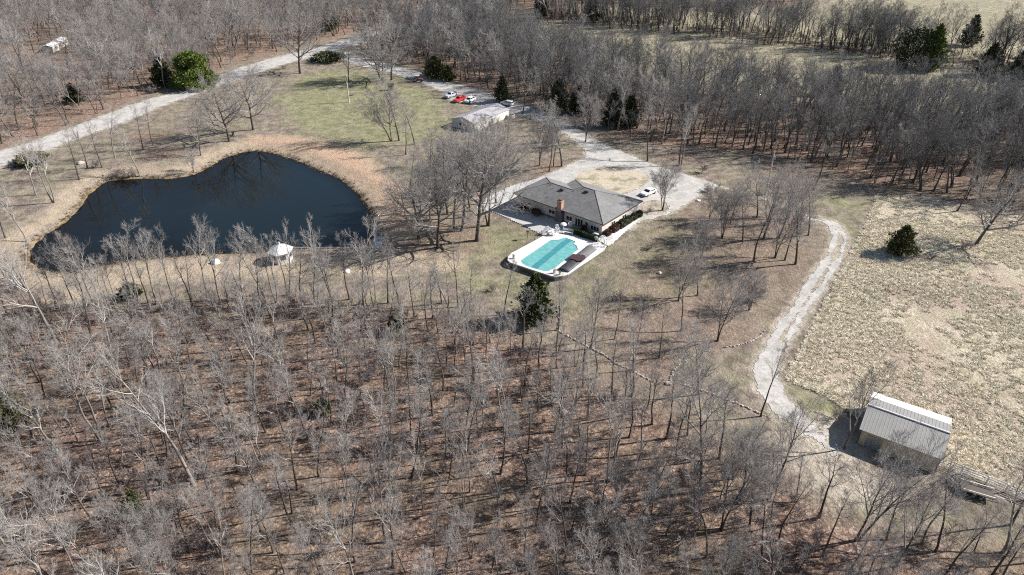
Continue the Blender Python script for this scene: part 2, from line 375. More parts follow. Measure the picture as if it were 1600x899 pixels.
WOODS_UL = PX([(-700,330),(-60,262),(0,232),(50,217),(100,198),(150,180),(200,158),(240,143),(300,128),(330,116),(380,97),(420,86),(470,72),(520,60),(560,50),(640,28),(720,8),(760,-60),(-900,-60)])
WOODS_UR = PX([(555,72),(620,92),(670,108),(710,124),(760,139),(800,150),(850,166),(890,182),(925,196),(970,212),(1030,226),(1110,232),(1190,242),(1280,262),(1360,290),(1450,302),(1530,318),(1640,332),(2000,345),(2100,240),(1900,203),(1600,180),(1400,164),(1200,145),(1000,120),(860,88),(780,55),(800,10),(860,-60),(760,-60),(720,12),(660,40)])
TREELINE = PX([(840,34),(900,37),(980,50),(1080,55),(1180,70),(1300,80),(1400,98),(1500,106),(1600,120),(1800,138),(1800,108),(1600,92),(1500,84),(1400,68),(1300,60),(1180,44),(1080,34),(980,24),(900,18),(840,12)])
WOODS_FAR = PX([(700,-60),(720,4),(800,12),(860,14),(930,6),(1050,10),(1180,14),(1260,2),(1300,-12),(1280,-60)])
LAWN = PX([(430,150),(470,118),(540,108),(620,122),(690,150),(712,200),(660,225),(560,232),(480,215),(440,180)])
LAWN2 = PX([(640,380),(700,350),(790,345),(860,372),(800,410),(880,436),(960,390),(1010,340),(1060,330),(1120,400),(1100,470),(900,500),(760,470),(660,430)])
LAWN3 = PX([(1240,300),(1365,312),(1330,380),(1290,330)])
LAWN4 = PX([(1215,595),(1260,600),(1340,640),(1290,690),(1240,640)])
DUST1 = PX([(1215,690),(1260,690),(1300,720),(1350,735),(1400,745),(1420,770),(1380,800),(1310,790),(1260,760)])
BRUSHY = PX([(1080,310),(1250,330),(1280,400),(1180,520),(1000,560),(900,520),(950,440),(1000,400)])
DAM = PX([(60,470),(110,448),(160,428),(250,410),(375,403),(460,394),(600,394),(720,392),(730,425),(600,430),(480,432),(380,432),(250,440),(150,460),(90,490)])
BANKR = PX([(430,228),(470,240),(520,262),(565,290),(590,330),(600,380),(670,378),(640,330),(620,285),(580,245),(520,222),(460,212),(390,212),(380,225)])

# ------------------------------------------------------------------ ground sheet
def axis(lo, hi, a, b, step, growth=1.12):
    xs = list(np.arange(a, b + 1e-6, step))
    s, x = step, b
    while x < hi: s *= growth; x += s; xs.append(x)
    s, x = step, a
    while x > lo: s *= growth; x -= s; xs.insert(0, x)
    return np.array(xs)
gx = axis(-5000, 5000, -215, 150, .95, 1.07); gy = axis(-3000, 9000, 34, 262, .8, 1.055)
GX, GY = np.meshgrid(gx, gy)
GZ = zt(GX, GY)
nx, ny = len(gx), len(gy)
ii, jj = np.meshgrid(np.arange(nx - 1), np.arange(ny - 1))
k0 = (jj * nx + ii).ravel()
gme = np_mesh('ground', np.stack([GX, GY, GZ], -1).reshape(-1, 3), np.stack([k0, k0 + 1, k0 + nx + 1, k0 + nx], -1), M['ground'], smooth=True)
FX, FY = GX.ravel(), GY.ravel()
def inner(poly, w=3.0):
    return 1 - sstep(-w, w, sdf(poly, FX, FY))
def setattr_(name, a):
    at = gme.attributes.new(name, 'FLOAT', 'POINT'); at.data.foreach_set('value', np.ascontiguousarray(a, np.float32))
pond_s = sdf(POND, FX, FY)
lit = np.maximum.reduce([inner(WOODS_FG, 5), inner(WOODS_UL, 3), inner(WOODS_UR, 3), inner(TREELINE, 3), inner(WOODS_FAR, 6), inner(BRUSHY, 8) * .42])
# round clumps of leaf litter under the trees by the pond and in the yard
for (x, y, r) in [(680,375,15),(640,355,9),(720,365,9),(860,262,9),(1200,400,13),(1120,520,8),(1000,570,10),(740,130,9),(960,215,6),(1060,245,8),(1240,265,12),(1100,750,9),(250,240,9),(230,215,10)]:
    p = P(x, y); lit = np.maximum(lit, .62 * (1 - sstep(r * .3, r, np.hypot(FX - p[0], FY - p[1]))))
far = sstep(420, 520, np.hypot(FX, FY - 60)); lit = np.maximum(lit, far * (vnoise(FX, FY, 160) > .45))
setattr_('litter', lit)
setattr_('lawn', np.maximum.reduce([inner(LAWN, 7) * .9, inner(LAWN2, 8) * .62, inner(LAWN3, 4) * .7, inner(LAWN4, 2) * .8, .18 + 0 * FX]) - lit * .2)
setattr_('straw', np.maximum.reduce([np.clip(1.0 - np.abs(pond_s - 3.5) / 6.5, 0, 1) * .8, inner(DAM, 2.5) * .85, inner(BANKR, 3) * .95]))
setattr_('rusty', inner(BANKR, 6) * .55 + .08)
past = np.maximum.reduce([inner(FIELD, .5), inner(PAST1, 3), inner(PAST2, 3)])
setattr_('pasture', past); setattr_('farfield', np.maximum(inner(PAST1, 3), inner(PAST2, 3)))
dust = np.maximum.reduce([inner(DUST1, 4) * .6, .5 * (1 - sstep(0, 2.0, sdf(TRACK, FX, FY))), .45 * (1 - sstep(0, 2.0, sdf(ROAD, FX, FY))), .45 * (1 - sstep(0, 1.5, sdf(DRIVE, FX, FY))),
                          .5 * (1 - sstep(.3, 1.4, dline(PATH2, FX, FY)))])
te = P(1290, 690); dust = np.maximum(dust, .7 * (1 - sstep(2, 9, np.hypot(FX - te[0], FY - te[1]))))
setattr_('dust', dust)
setattr_('bed', 1 - sstep(-.9, .1, pond_s))
ground = link('ground', gme); tag(ground, kind='structure')

def sheet(name, poly, cell, dz, mat, jitter=.5, holes=(), js=1.6, keep=None, fade=None):
    P2 = np.array(poly); x0, y0 = P2.min(0) - 1; x1, y1 = P2.max(0) + 1
    xs = np.arange(x0, x1, cell); ys = np.arange(y0, y1, cell)
    X, Y = np.meshgrid(xs, ys)
    cx, cy_ = X[:-1, :-1] + cell / 2, Y[:-1, :-1] + cell / 2
    d = sdf(poly, cx, cy_) + (fade(cx, cy_) if fade else 0) + (vnoise(cx, cy_, js) - .5) * 2 * jitter + (vnoise(cx, cy_, js * .35) - .5) * jitter
    k = d < 0
    for h, hj in holes: k &= (sdf(h, cx, cy_) + (vnoise(cx, cy_, .9) - .5) * hj) > 0
    if keep is not None: k &= keep(cx, cy_)
    jx, ix = np.nonzero(k); n = len(xs)
    q = np.stack([jx * n + ix, jx * n + ix + 1, (jx + 1) * n + ix + 1, (jx + 1) * n + ix], -1)
    used, inv = np.unique(q.ravel(), return_inverse=True)
    vx, vy = X.ravel()[used], Y.ravel()[used]
    V = np.stack([vx, vy, zt(vx, vy) + dz], -1)
    o = link(name, np_mesh(name, V, inv.reshape(-1, 4), mat, smooth=True))
    return tag(o, kind='structure')
sheet('gravel_road', ROAD, .8, .05, M['gravel'], .9, js=2.6)
def island_edge(h): return (h, .8)
sheet('gravel_driveway', DRIVE, .5, .05, M['gravel'], .35, holes=[(ISLAND, .6), (OVAL, .5)])
sheet('driveway_spur', SPUR, .5, .045, M['conc'], .2)
sheet('sandy_island', ISLAND, .5, .04, mat_island(), .7, js=2.4)
def two_track(cx, cy_):
    d = dline(TRACK_MID, cx, cy_)
    return (d + (vnoise(cx, cy_, .6) - .5) * .55 + (vnoise(cx, cy_, 5) - .5) * 1.2) > .42
sheet('gravel_track', TRACK, .28, .05, M['gravel'], .38, js=2.6, keep=two_track, fade=lambda a, c: sstep(80, 70, c) * (vnoise(a, c, .7) * 3.2 - .6))

# water
wx0, wy0 = np.array(POND).min(0) - 4; wx1, wy1 = np.array(POND).max(0) + 4
xs = np.arange(wx0, wx1, 1.0); ys = np.arange(wy0, wy1, 1.0); X, Y = np.meshgrid(xs, ys)
sd = sdf(POND, X, Y); k = (sd < 2.2)[:-1, :-1]
jx, ix = np.nonzero(k); n = len(xs); q = np.stack([jx * n + ix, jx * n + ix + 1, (jx + 1) * n + ix + 1, (jx + 1) * n + ix], -1)
wme = np_mesh('pond_water', np.stack([X.ravel(), Y.ravel(), np.full(X.size, WATER_Z)], -1), q, [])
at = wme.attributes.new('depth', 'FLOAT', 'POINT'); at.data.foreach_set('value', np.ascontiguousarray(np.clip(-sd.ravel(), 0, 40) * (.26 + 2.0 * sstep(-80, -50, X.ravel())), np.float32))
def mat_water():
    m, nt, b = newmat('pond_water'); pos = geopos(nt)
    b.inputs['Base Color'].default_value = (.007, .012, .014, 1); b.inputs['Roughness'].default_value = .035; b.inputs['IOR'].default_value = 1.33
    tr = N(nt, 'ShaderNodeBsdfTransparent'); tr.inputs[0].default_value = (.88, .74, .48, 1)
    gl = N(nt, 'ShaderNodeBsdfGlossy'); gl.inputs['Roughness'].default_value = .03
    fr = N(nt, 'ShaderNodeFresnel'); fr.inputs['IOR'].default_value = 1.33
    mx0 = N(nt, 'ShaderNodeMixShader'); nt.links.new(fr.outputs[0], mx0.inputs[0]); nt.links.new(tr.outputs[0], mx0.inputs[1]); nt.links.new(gl.outputs[0], mx0.inputs[2])
    mx = N(nt, 'ShaderNodeMixShader')
    d = math_(nt, 'ADD', attr(nt, 'depth'), math_(nt, 'MULTIPLY', math_(nt, 'SUBTRACT', noise(nt, pos, .18, 4), .5), 5.0))
    f = ramp(nt, math_(nt, 'DIVIDE', d, 10.0), [(.0, (.05, .05, .05)), (.35, (.62, .62, .62)), (.9, (1, 1, 1))])
    nt.links.new(f, mx.inputs[0]); nt.links.new(mx0.outputs[0], mx.inputs[1]); nt.links.new(b.outputs[0], mx.inputs[2])
    nt.links.new(mx.outputs[0], nt.nodes['Material Output'].inputs['Surface'])
    bump(nt, b, noise(nt, pos, 1.5, 3), .04, .05)
    return m
wme.materials.append(mat_water())
tag(link('pond_water', wme), kind='structure')

# ------------------------------------------------------------------ trees (vectorised branch growth)
def unit(a): return a / np.maximum(np.linalg.norm(a, axis=-1, keepdims=True), 1e-9)
def polylines(rng, S, D, L, k, r0, r1, up, wob):
    n = len(S); pts = np.zeros((n, k, 3)); pts[:, 0] = S; d = D.copy(); st = (L / (k - 1))[:, None]
    for j in range(1, k):
        d = unit(d + rng.normal(0, wob, (n, 3)) + np.array([0, 0, up]))
        pts[:, j] = pts[:, j - 1] + d * st
    t = np.linspace(0, 1, k)[None, :]
    rad = r0[:, None] * (1 - t) + r1[:, None] * t
    return pts, rad
def sprout(rng, pts, rad, L, cnt, tmin, tmax, ang, lf, rf, k, up, wob, tipr=.25, lshape=.5, sel=None):
    n, kk, _ = pts.shape
    if sel is not None: pts, rad, L = pts[sel], rad[sel], L[sel]; n = len(L)
    t = tmin + (tmax - tmin) * (np.arange(cnt)[None, :] + rng.random((n, cnt))) / cnt
    idx = np.repeat(np.arange(n), cnt); t = t.ravel(); f = t * (kk - 1); i0 = np.minimum(f.astype(int), kk - 2); fr = (f - i0)[:, None]
    p0, p1 = pts[idx, i0], pts[idx, i0 + 1]
    S = p0 + (p1 - p0) * fr; T = unit(p1 - p0)
    pr = rad[idx, i0] * (1 - fr[:, 0]) + rad[idx, i0 + 1] * fr[:, 0]
    az = (np.tile(np.arange(cnt), n) * 2.4 + np.repeat(rng.random(n) * 6.28, cnt) + rng.normal(0, .5, len(t)))
    ref = np.where(np.abs(T[:, 2:3]) < .9, np.array([[0, 0, 1.]]), np.array([[1., 0, 0]]))
    A = unit(np.cross(T, ref)); B = np.cross(T, A)
    a = np.radians(ang[0] + (ang[1] - ang[0]) * rng.random(len(t)))
    D = unit(T * np.cos(a)[:, None] + (A * np.cos(az)[:, None] + B * np.sin(az)[:, None]) * np.sin(a)[:, None])
    LL = L[idx] * lf * (1 - lshape * t) * (.65 + .6 * rng.random(len(t)))
    r0 = np.minimum(pr * .9, np.maximum(pr * rf, .006) * (.8 + .4 * rng.random(len(t))))
    P_, R_ = polylines(rng, S, D, LL, k, r0, r0 * tipr, up, wob)
    return P_, R_, LL
def tubes(pts, rad, s):
    n, k, _ = pts.shape
    T = unit(pts[:, -1] - pts[:, 0]); ref = np.where(np.abs(T[:, 2:3]) < .9, np.array([[0, 0, 1.]]), np.array([[1., 0, 0]]))
    A = unit(np.cross(T, ref)); B = np.cross(T, A)
    a = np.arange(s) * 2 * np.pi / s
    ring = A[:, None, None, :] * np.cos(a)[None, None, :, None] + B[:, None, None, :] * np.sin(a)[None, None, :, None]
    V = (pts[:, :, None, :] + ring * rad[:, :, None, None]).reshape(-1, 3)
    base = (np.arange(n)[:, None, None] * k + np.arange(k - 1)[None, :, None]) * s + np.arange(s)[None, None, :]
    nb = (np.arange(n)[:, None, None] * k + np.arange(k - 1)[None, :, None]) * s + ((np.arange(s) + 1) % s)[None, None, :]
    Q = np.stack([base, nb, nb + s, base + s], -1).reshape(-1, 4)
    return V, Q
def merge(parts):
    V = []; Q = []; mi = []; o = 0
    for v, q, m in parts:
        V.append(v); Q.append(q + o); mi.append(np.full(len(q), m)); o += len(v)
    return np.concatenate(V), np.concatenate(Q), np.concatenate(mi)
def make_tree(seed, H, r0, cb, spread, ang, up, cnts, wob=.05, pale=False, lod=1.0, lean=0.0, forks=1, thick=1.0, big=1.0):
    """returns trunk mesh, crown mesh. H in metres"""
    rng = np.random.default_rng(seed)
    nT = forks
    S = np.zeros((nT, 3)); D = np.tile(np.array([[lean, 0, 1.]]), (nT, 1))
    if nT > 1:
        az = rng.random() * 6.28 + np.arange(nT) * 6.28 / nT; tl = .16 + .14 * rng.random(nT)
        D = unit(np.stack([np.cos(az) * tl + lean, np.sin(az) * tl, np.ones(nT)], -1)); S[:, 0] = np.cos(az) * r0 * .5; S[:, 1] = np.sin(az) * r0 * .5
    L = np.full(nT, H * .97) * (1 - .15 * rng.random(nT) * (nT > 1))
    tp, tr = polylines(rng, S, unit(D), L, 14, np.full(nT, r0 / (nT ** .4)), np.full(nT, .02), .03, wob)
    tt = np.linspace(0, 1, 14); tr = r0 / (nT ** .4) * np.clip((1 - tt) ** .85, .03, 1)[None, :] * np.ones((nT, 1)); tr[:, 0] *= 1.45
    tp[:, 0, 2] = -.5
    p1, r1, L1 = sprout(rng, tp, tr, L, cnts[0], cb, .97, ang, spread, .66 * big, 7, up, .12, .22, .62)
    p2, r2, L2 = sprout(rng, p1, r1, L1, cnts[1], .22, .97, (24, 50), .58, .62, 5, up * .9, .13, .25, .5)
    p3, r3, L3 = sprout(rng, p2, r2, L2, cnts[2], .2, .98, (20, 46), .58, .62, 4, up * .6, .16, .3, .45)
    tw = .0085 * thick / math.sqrt(lod)
    r3 = np.maximum(r3, tw * .9)
    p4, r4, L4 = sprout(rng, p3, r3, L3, cnts[3], .1, 1.0, (18, 44), .80, .7, 3, up * .4, .15, .5, .3)
    r4 = np.maximum(np.minimum(r4, tw), tw * .7)
    v, q = tubes(tp, tr, 8)
    mt = M['palet'] if pale else M['trunk']
    tme = np_mesh('trunk', v, q, mt, smooth=True)
    parts = [(*tubes(p1, np.maximum(r1, .02), 6), 0), (*tubes(p2, np.maximum(r2, .014), 4), 0), (*tubes(p3, r3, 3), 1), (*tubes(p4, r4, 3), 1)]
    V, Q, mi = merge(parts)
    cme = np_mesh('crown', V, Q, [M['pale'], M['ptwig']] if pale else [M['limb'], M['twig']], mi, smooth=True)
    return tme, cme, H
TALL = [make_tree(11 + i, 16, .22, [.42, .5, .36, .46, .52, .4][i % 6], [.42, .36, .46, .38, .33, .44][i % 6], (26, 52), .09, (10, 7, 6, 3), wob=[.05, .07, .09, .05, .06, .10][i % 6]) for i in range(8)]
PALE = [make_tree(41 + i, 17, .22, [.38, .45, .34][i % 3], [.46, .40, .50][i % 3], (26, 52), .10, (10, 7, 6, 3), wob=.09, pale=True, forks=[1, 2, 1][i % 3]) for i in range(4)]
OAK = [make_tree(61 + i, 14, .30, .18, .80, (42, 76), .07, (15, 9, 7, 4), wob=.06, thick=1.5, big=1.3, forks=[1, 1, 2, 1][i]) for i in range(4)]
SLIM = [make_tree(181 + i, 15, .19, [.46, .54, .40][i % 3], [.27, .23, .31][i % 3], (24, 48), .10, (10, 6, 6, 3), wob=[.05, .08, .1][i % 3]) for i in range(5)]
VASE = [make_tree(81 + i, 12, .18, .22, .66, (28, 56), .08, (10, 8, 7, 4), wob=.05, thick=1.35, big=1.15, forks=[1, 2, 3, 1][i]) for i in range(4)]
FARV = [make_tree(101 + i, 15, .22, [.34, .42, .28, .38][i % 4], [.52, .44, .56, .48][i % 4], (28, 60), .10, (11, 6, 6, 3), wob=.07, lod=.55, forks=[1, 1, 2, 1][i % 4]) for i in range(6)]
FARP = [make_tree(121 + i, 16, .2, .35, .42, (26, 56), .09, (14, 6, 5, 3), wob=.08, lod=.55, pale=True) for i in range(2)]
for t in FARV: t[1].materials[0] = M['farlimb']; t[1].materials[1] = M['fartwig']
FARL = [make_tree(131 + i, 15, .24, [.30, .36, .26, .34][i % 4], [.58, .50, .64, .54][i % 4], (28, 62), .09, (11, 7, 6, 3), wob=.08, lod=.7, forks=[1, 1, 2, 1][i % 4]) for i in range(4)]
BUSHT = [make_tree(141 + i, 2.6, .03, .04, .50, (20, 55), .05, (9, 5, 4, 2), wob=.10, forks=4, lod=1.2) for i in range(3)]
SAPL = [make_tree(161 + i, 5.5, .035, .25, .34, (25, 55), .06, (10, 5, 4, 2), wob=.09, lod=1.0, forks=[1, 3, 2][i]) for i in range(3)]
for t in BUSHT + SAPL:
    t[1].materials[0] = M['brush']; t[1].materials[1] = M['brush']; t[0].materials[0] = M['brush']

def place_tree(name, variant, loc, height, label, cat, group=None, rz=None, lean=(0, 0), wide=1.0, trunk='trunk', crown='crown'):
    tme, cme, H = variant; s = height / H
    e = empty(name, loc, random.random() * 6.28 if rz is None else rz)
    e.rotation_euler[0] = lean[0]; e.rotation_euler[1] = lean[1]
    e.scale = (s * wide, s * wide * random.uniform(.85, 1.15), s)
    link(trunk, tme, e); link(crown, cme, e)
    return tag(e, label, cat, group)
def hpx(xb, yb, yt):
    """height of an upright thing from its foot and top rows"""
    B = P(xb, yb); lo, hi = 0, 60
    for _ in range(40):
        m = (lo + hi) / 2; v = B + [0, 0, m - CAM_H] if False else np.array([B[0], B[1], B[2] + m - CAM_H])
        zc = v[1] * math.cos(PITCH) - v[2] * math.sin(PITCH); yc = v[1] * math.sin(PITCH) + v[2] * math.cos(PITCH)
        if 449.5 - FPX * yc / zc > yt: lo = m
        else: hi = m
    return lo

# ------------------------------------------------------------------ house
HA = np.array([0.2, 150.75]); HT = R(-40.7)
hz = 0.0
house = empty('ranch_house', (HA[0], HA[1], hz), HT)
tag(house, 'long ranch house with grey shingled hip roof and brick chimney beside the swimming pool', 'house')
def frame2world(o, th, u, v): return (o[0] + u * math.cos(th) - v * math.sin(th), o[1] + u * math.sin(th) + v * math.cos(th))
EZ, PT = 3.1, .37
rz = lambda d: EZ + .06 + PT * d
b = MB()
RV = {'A': (0, 0, rz(0)), 'B': (26, 0, rz(0)), 'C': (26, 16.4, rz(0)), 'W': (6.4, 16.4, rz(0)), 'E': (6.4, 12.8, rz(0)), 'P': (0, 12.8, rz(0)),
      'R1': (6.4, 6.4, rz(6.4)), 'V': (12.8, 6.4, rz(6.4)), 'R2': (14.6, 8.2, rz(8.2)), 'R3': (17.8, 8.2, rz(8.2))}
ks = list(RV); b.v = [RV[k] for k in ks]
for f in (['A','R1','P'], ['A','B','R3','R2','V','R1'], ['B','C','R3'], ['C','W','R2','R3'], ['W','E','V','R2'], ['P','R1','V','E']):
    b.f.append(tuple(ks.index(k) for k in f)[::-1] if False else tuple(ks.index(k) for k in f)); b.mi.append(0)
roof = b.build('roof', M['shingle'], house)
OUT = [(0,0),(26,0),(26,16.4),(6.4,16.4),(6.4,12.8),(0,12.8)]
b = MB(); b.prism(OUT, EZ - .16, EZ + .055); b.build('eaves', M['fascia'], house)
b = MB()
for (a, c) in (('A','R1'),('P','R1'),('R1','V'),('R2','R3'),('B','R3'),('C','R3'),('W','R2'),('V','R2')):
    b.bar(Vector(RV[a]) + Vector((0,0,.01)), Vector(RV[c]) + Vector((0,0,.01)), .07, 5)
b.build('ridge_caps', simple('ridge_cap_shingle', (.19, .185, .18), .9), roof)
WL = [(.7,.7),(25.3,.7),(25.3,15.7),(7.1,15.7),(7.1,12.1),(.7,12.1)]
b = MB(); b.prism(WL, -1.6, EZ - .163); b.build('wall', M['brick'], house)
b = MB(); b.box(.62, 13.0, .60, .70, -1.6, .35); b.box(14.9, 25.38, .60, .70, -1.0, .25); b.box(.62, .70, .60, 12.2, -1.6, .3); b.build('wainscot', M['stone'], house)
b = MB(); b.box(13.0, 14.9, -.25, .75, -1.4, 2.55); b.box(13.3, 14.5, -.05, .85, 2.55, 5.0, 1); b.box(13.2, 14.6, -.12, .92, 5.0, 5.16, 1)
ch = b.build('chimney', [M['stone'], M['redbrick']], house)
b = MB(); b.box(13.45, 13.85, .2, .6, 5.16, 5.5); b.box(14.0, 14.35, .2, .6, 5.16, 5.42); b.build('flue', M['rust'], ch)
def window(par, u0, u1, z0, z1, v, panes=2, mat='white', d=-.06, axis='u', name='window'):
    b = MB(); w = .09
    def bx(a0, a1, c0, c1, dd):
        if axis == 'u': b.box(a0, a1, v + dd, v - .002 if d < 0 else v + .002, c0, c1) if d < 0 else b.box(a0, a1, v + .002, v + dd, c0, c1)
        else: b.box(v + .002, v + dd, a0, a1, c0, c1) if d > 0 else b.box(v + dd, v - .002, a0, a1, c0, c1)
    bx(u0, u1, z0, z0 + w, d); bx(u0, u1, z1 - w, z1, d)
    xs = [u0 + (u1 - u0) * k / panes for k in range(panes + 1)]
    for x in xs: bx(min(max(x - w / 2, u0), u1 - w), min(max(x + w / 2, u0 + w), u1), z0 + w, z1 - w, d)
    o = b.build(name, M[mat], par)
    b = MB(); bx(u0 + w, u1 - w, z0 + w, z1 - w, d * .5); b.build('pane', M['glass'], o)
    return o
window(house, 10.4, 12.3, .95, 1.95, .70); window(house, 15.5, 17.2, .75, 1.95, .70); window(house, 22.3, 24.6, .55, 1.75, .70, 3)
window(house, 4.2, 5.0, 1.3, 1.9, .70, 1)
window(house, 18.0, 20.2, .12, 2.15, .70, 3, name='french_door')
window(house, 3.6, 5.2, .9, 2.0, 15.7 - 3.6, 2, d=.06)
window(house, 4.5, 6.0, .9, 1.9, 25.3, 2, d=.06, axis='v'); window(house, 9.0, 10.6, .9, 1.9, 25.3, 2, d=.06, axis='v')
b = MB(); b.box(20.9, 21.5, .58, .698, 1.35, 1.9); b.build('wall_vent', M['dark'], house)
b = MB()
b.bar((10.3, 5.4, rz(5.4) + .02), (10.3, 5.4, rz(5.4) + .5), .09, 8); b.build('vent_pipe', M['dark'], roof)
for (u, v, w) in ((10.6, 5.3, 1.0), (16.4, 7.0, 1.0)):
    b = MB(); z = rz(v)
    b.box(u - w / 2, u + w / 2, v - .2, v + .25, z - .1, z + .30); b.build('box_vent', M['dark'], roof)
for (u, v) in ((6.9, 5.7), (8.2, 4.9), (7.7, 3.3), (13.4, 6.1), (15.0, 7.6), (6.2, 6.0), (9.0, 2.2)):
    b = MB(); z = rz(v); b.bar((u, v, z - .05), (u, v, z + .28), .08, 8); b.build('vent_pipe', M['steel'] if v < 5 else M['dark'], roof)
b = MB()
for (x, y) in ((.0, -.09), (25.9, -.09)): b.bar((x + .05 if x < 1 else x - .05, .55, EZ - .15), (x + .75 if x < 1 else x - .7, .62, EZ - .4), .05, 6)
b.box(0, 26, -.1, -.002, EZ - .06, EZ + .05); b.box(26.002, 26.1, 0, 16.4, EZ - .06, EZ + .05); b.build('gutter', M['fascia'], house)
b = MB(); b.box(8.3, 13.2, 15.69, 15.76, .02, 2.2); b.build('garage_door', M['white'], house)

# patio, deck and pool (one raised slab tied to the ground by a wall)
def xy(x, y, z=0.0): p = G(x, y, z); return (p[0], p[1])
PATIO = [xy(*q) for q in [(772,312),(764,326),(785,336),(808,346),(832,358),(850,369),(862,372),(900,372),(946,380),(952,371),(948,362),(880,330),(808,300)]]
sheet('patio', PX([(760,318),(764,328),(785,338),(808,348),(832,360),(850,369),(868,363),(915,372),(946,381),(958,372),(948,355),(880,325),(808,300),(775,310)]), .5, .12, M['conc'], .05)
DECK = [xy(*q) for q in [(794,402),(800,396),(830,380),(848,370),(858,366),(872,363),(890,366),(915,374),(938,381),(947,386),(944,391),(925,404),(905,417),(888,429),(880,432),(868,433.5),(861,432),(830,422),(797,411),(793,407)]]
deck = empty('pool_deck', (DECK[0][0], DECK[0][1], 0)); tag(deck, 'pale concrete pool deck raised on a low dark retaining wall', 'pool deck')
def rel(pts, o): return [(x - o[0], y - o[1]) for x, y in pts]
POOL = [xy(*q) for q in [(813.5,408),(860,376.5),(873,375.5),(875,374.8),(883.5,372.3),(898.5,378),(899,380),(896,382),(901,385),(903,391),(868,419),(862,422),(858,424.5),(850,425),(838,421.5),(823,417),(816,413)]]
def ring(outer, inner_, z0, z1, mb, mi=0):
    """slab between outer loop and an inner hole, filled with bmesh"""
    import bmesh
    bm = bmesh.new()
    vo = [bm.verts.new((x, y, z1)) for x, y in outer]; vi = [bm.verts.new((x, y, z1)) for x, y in inner_]
    eo = [bm.edges.new((vo[i], vo[(i + 1) % len(vo)])) for i in range(len(vo))]; ei = [bm.edges.new((vi[i], vi[(i + 1) % len(vi)])) for i in range(len(vi))]
    bmesh.ops.triangle_fill(bm, use_beauty=True, edges=eo + ei)
    bm.verts.index_update()
    mb.add([v.co[:] for v in bm.verts], [tuple(v.index for v in f.verts) for f in bm.faces], mi); bm.free()
    for loop in (outer, inner_):
        n = len(loop)
        mb.add([(x, y, z0) for x, y in loop] + [(x, y, z1) for x, y in loop], [(k, (k + 1) % n, n + (k + 1) % n, n + k) for k in range(n)], mi)
    return mb
o0 = DECK[0]
b = MB(); ring(rel(DECK, o0), rel(POOL, o0), -.1, .14, b); b.build('slab', M['deckc'], deck)
cxd = np.mean(np.array(DECK), 0)
wl = [tuple(np.array(p) + (cxd - np.array(p)) / np.linalg.norm(cxd - np.array(p)) * .12) for p in DECK]
b = MB(); ring(rel(wl, o0), rel(POOL, o0), -2.2, -.103, b); b.build('retaining_wall', M['stone'], deck)
b = MB()
edge = [DECK[i] for i in (12, 13, 14, 11, 10, 9)]
for i in range(9, 15):
    a, c = DECK[i], DECK[i + 1]; b.bar((a[0] - o0[0], a[1] - o0[1], .17), (c[0] - o0[0], c[1] - o0[1], .17), .10, 4)
b.build('sunlit_wall_edge', M['white'], deck)  # white bar paints in the sunlit look of the wall's right face
# pool cover with pale panels and a darker centre strip
cover = empty('pool_cover', (*POOL[0], 0)); tag(cover, 'turquoise safety cover with darker centre strip stretched over the swimming pool', 'pool cover')
def mat_cover(name, c1, c2):
    m, nt, b = newmat(name); pos = geopos(nt)
    ax = np.array(POOL[1]) - np.array(POOL[0]); ax /= np.linalg.norm(ax)
    dp = N(nt, 'ShaderNodeVectorMath', operation='DOT_PRODUCT'); nt.links.new(pos, dp.inputs[0]); dp.inputs[1].default_value = (ax[0], ax[1], 0)
    f = math_(nt, 'FRACT', math_(nt, 'DIVIDE', dp.outputs['Value'], 1.35))
    seam = ramp(nt, f, [(0, (1, 1, 1)), (.08, (1, 1, 1)), (.12, (0, 0, 0)), (1, (0, 0, 0))])
    c = ramp(nt, noise(nt, pos, .9, 5, .6), [(.3, c1), (.7, c2)])
    nt.links.new(mix(nt, math_(nt, 'MULTIPLY', seam, .35), c, tuple(x * .55 for x in c1)), b.inputs['Base Color'])
    b.inputs['Roughness'].default_value = .55
    return m
pc = rel(POOL, POOL[0]); 
b = MB()
import bmesh
def fill(mb, loop, z, mi=0):
    bm = bmesh.new(); vs = [bm.verts.new((x, y, z)) for x, y in loop]; es = [bm.edges.new((vs[i], vs[(i + 1) % len(vs)])) for i in range(len(vs))]
    bmesh.ops.triangle_fill(bm, use_beauty=True, edges=es); bm.verts.index_update()
    mb.add([v.co[:] for v in bm.verts], [tuple(v.index for v in f.verts) for f in bm.faces], mi); bm.free(); return mb
fill(b, pc, .06); b.build('fabric', mat_cover('cover_aqua', (.085, .27, .265), (.15, .38, .37)), cover)
b = MB(); strip = rel([xy(*q, .07) for q in [(828,418.5),(877,378.8),(885,373.5),(893,376.5),(884,383),(838.5,421)]], POOL[0]); fill(b, strip, .066)
b.build('centre_strip', mat_cover('cover_teal', (.03, .175, .20), (.045, .23, .25)), cover)
b = MB()
n = len(pc)
for i in range(n): b.bar((*pc[i], .09), (*pc[(i + 1) % n], .09), .06, 4)
b.build('hem', mat_cover('cover_hem', (.04, .28, .32), (.06, .34, .38)), cover)
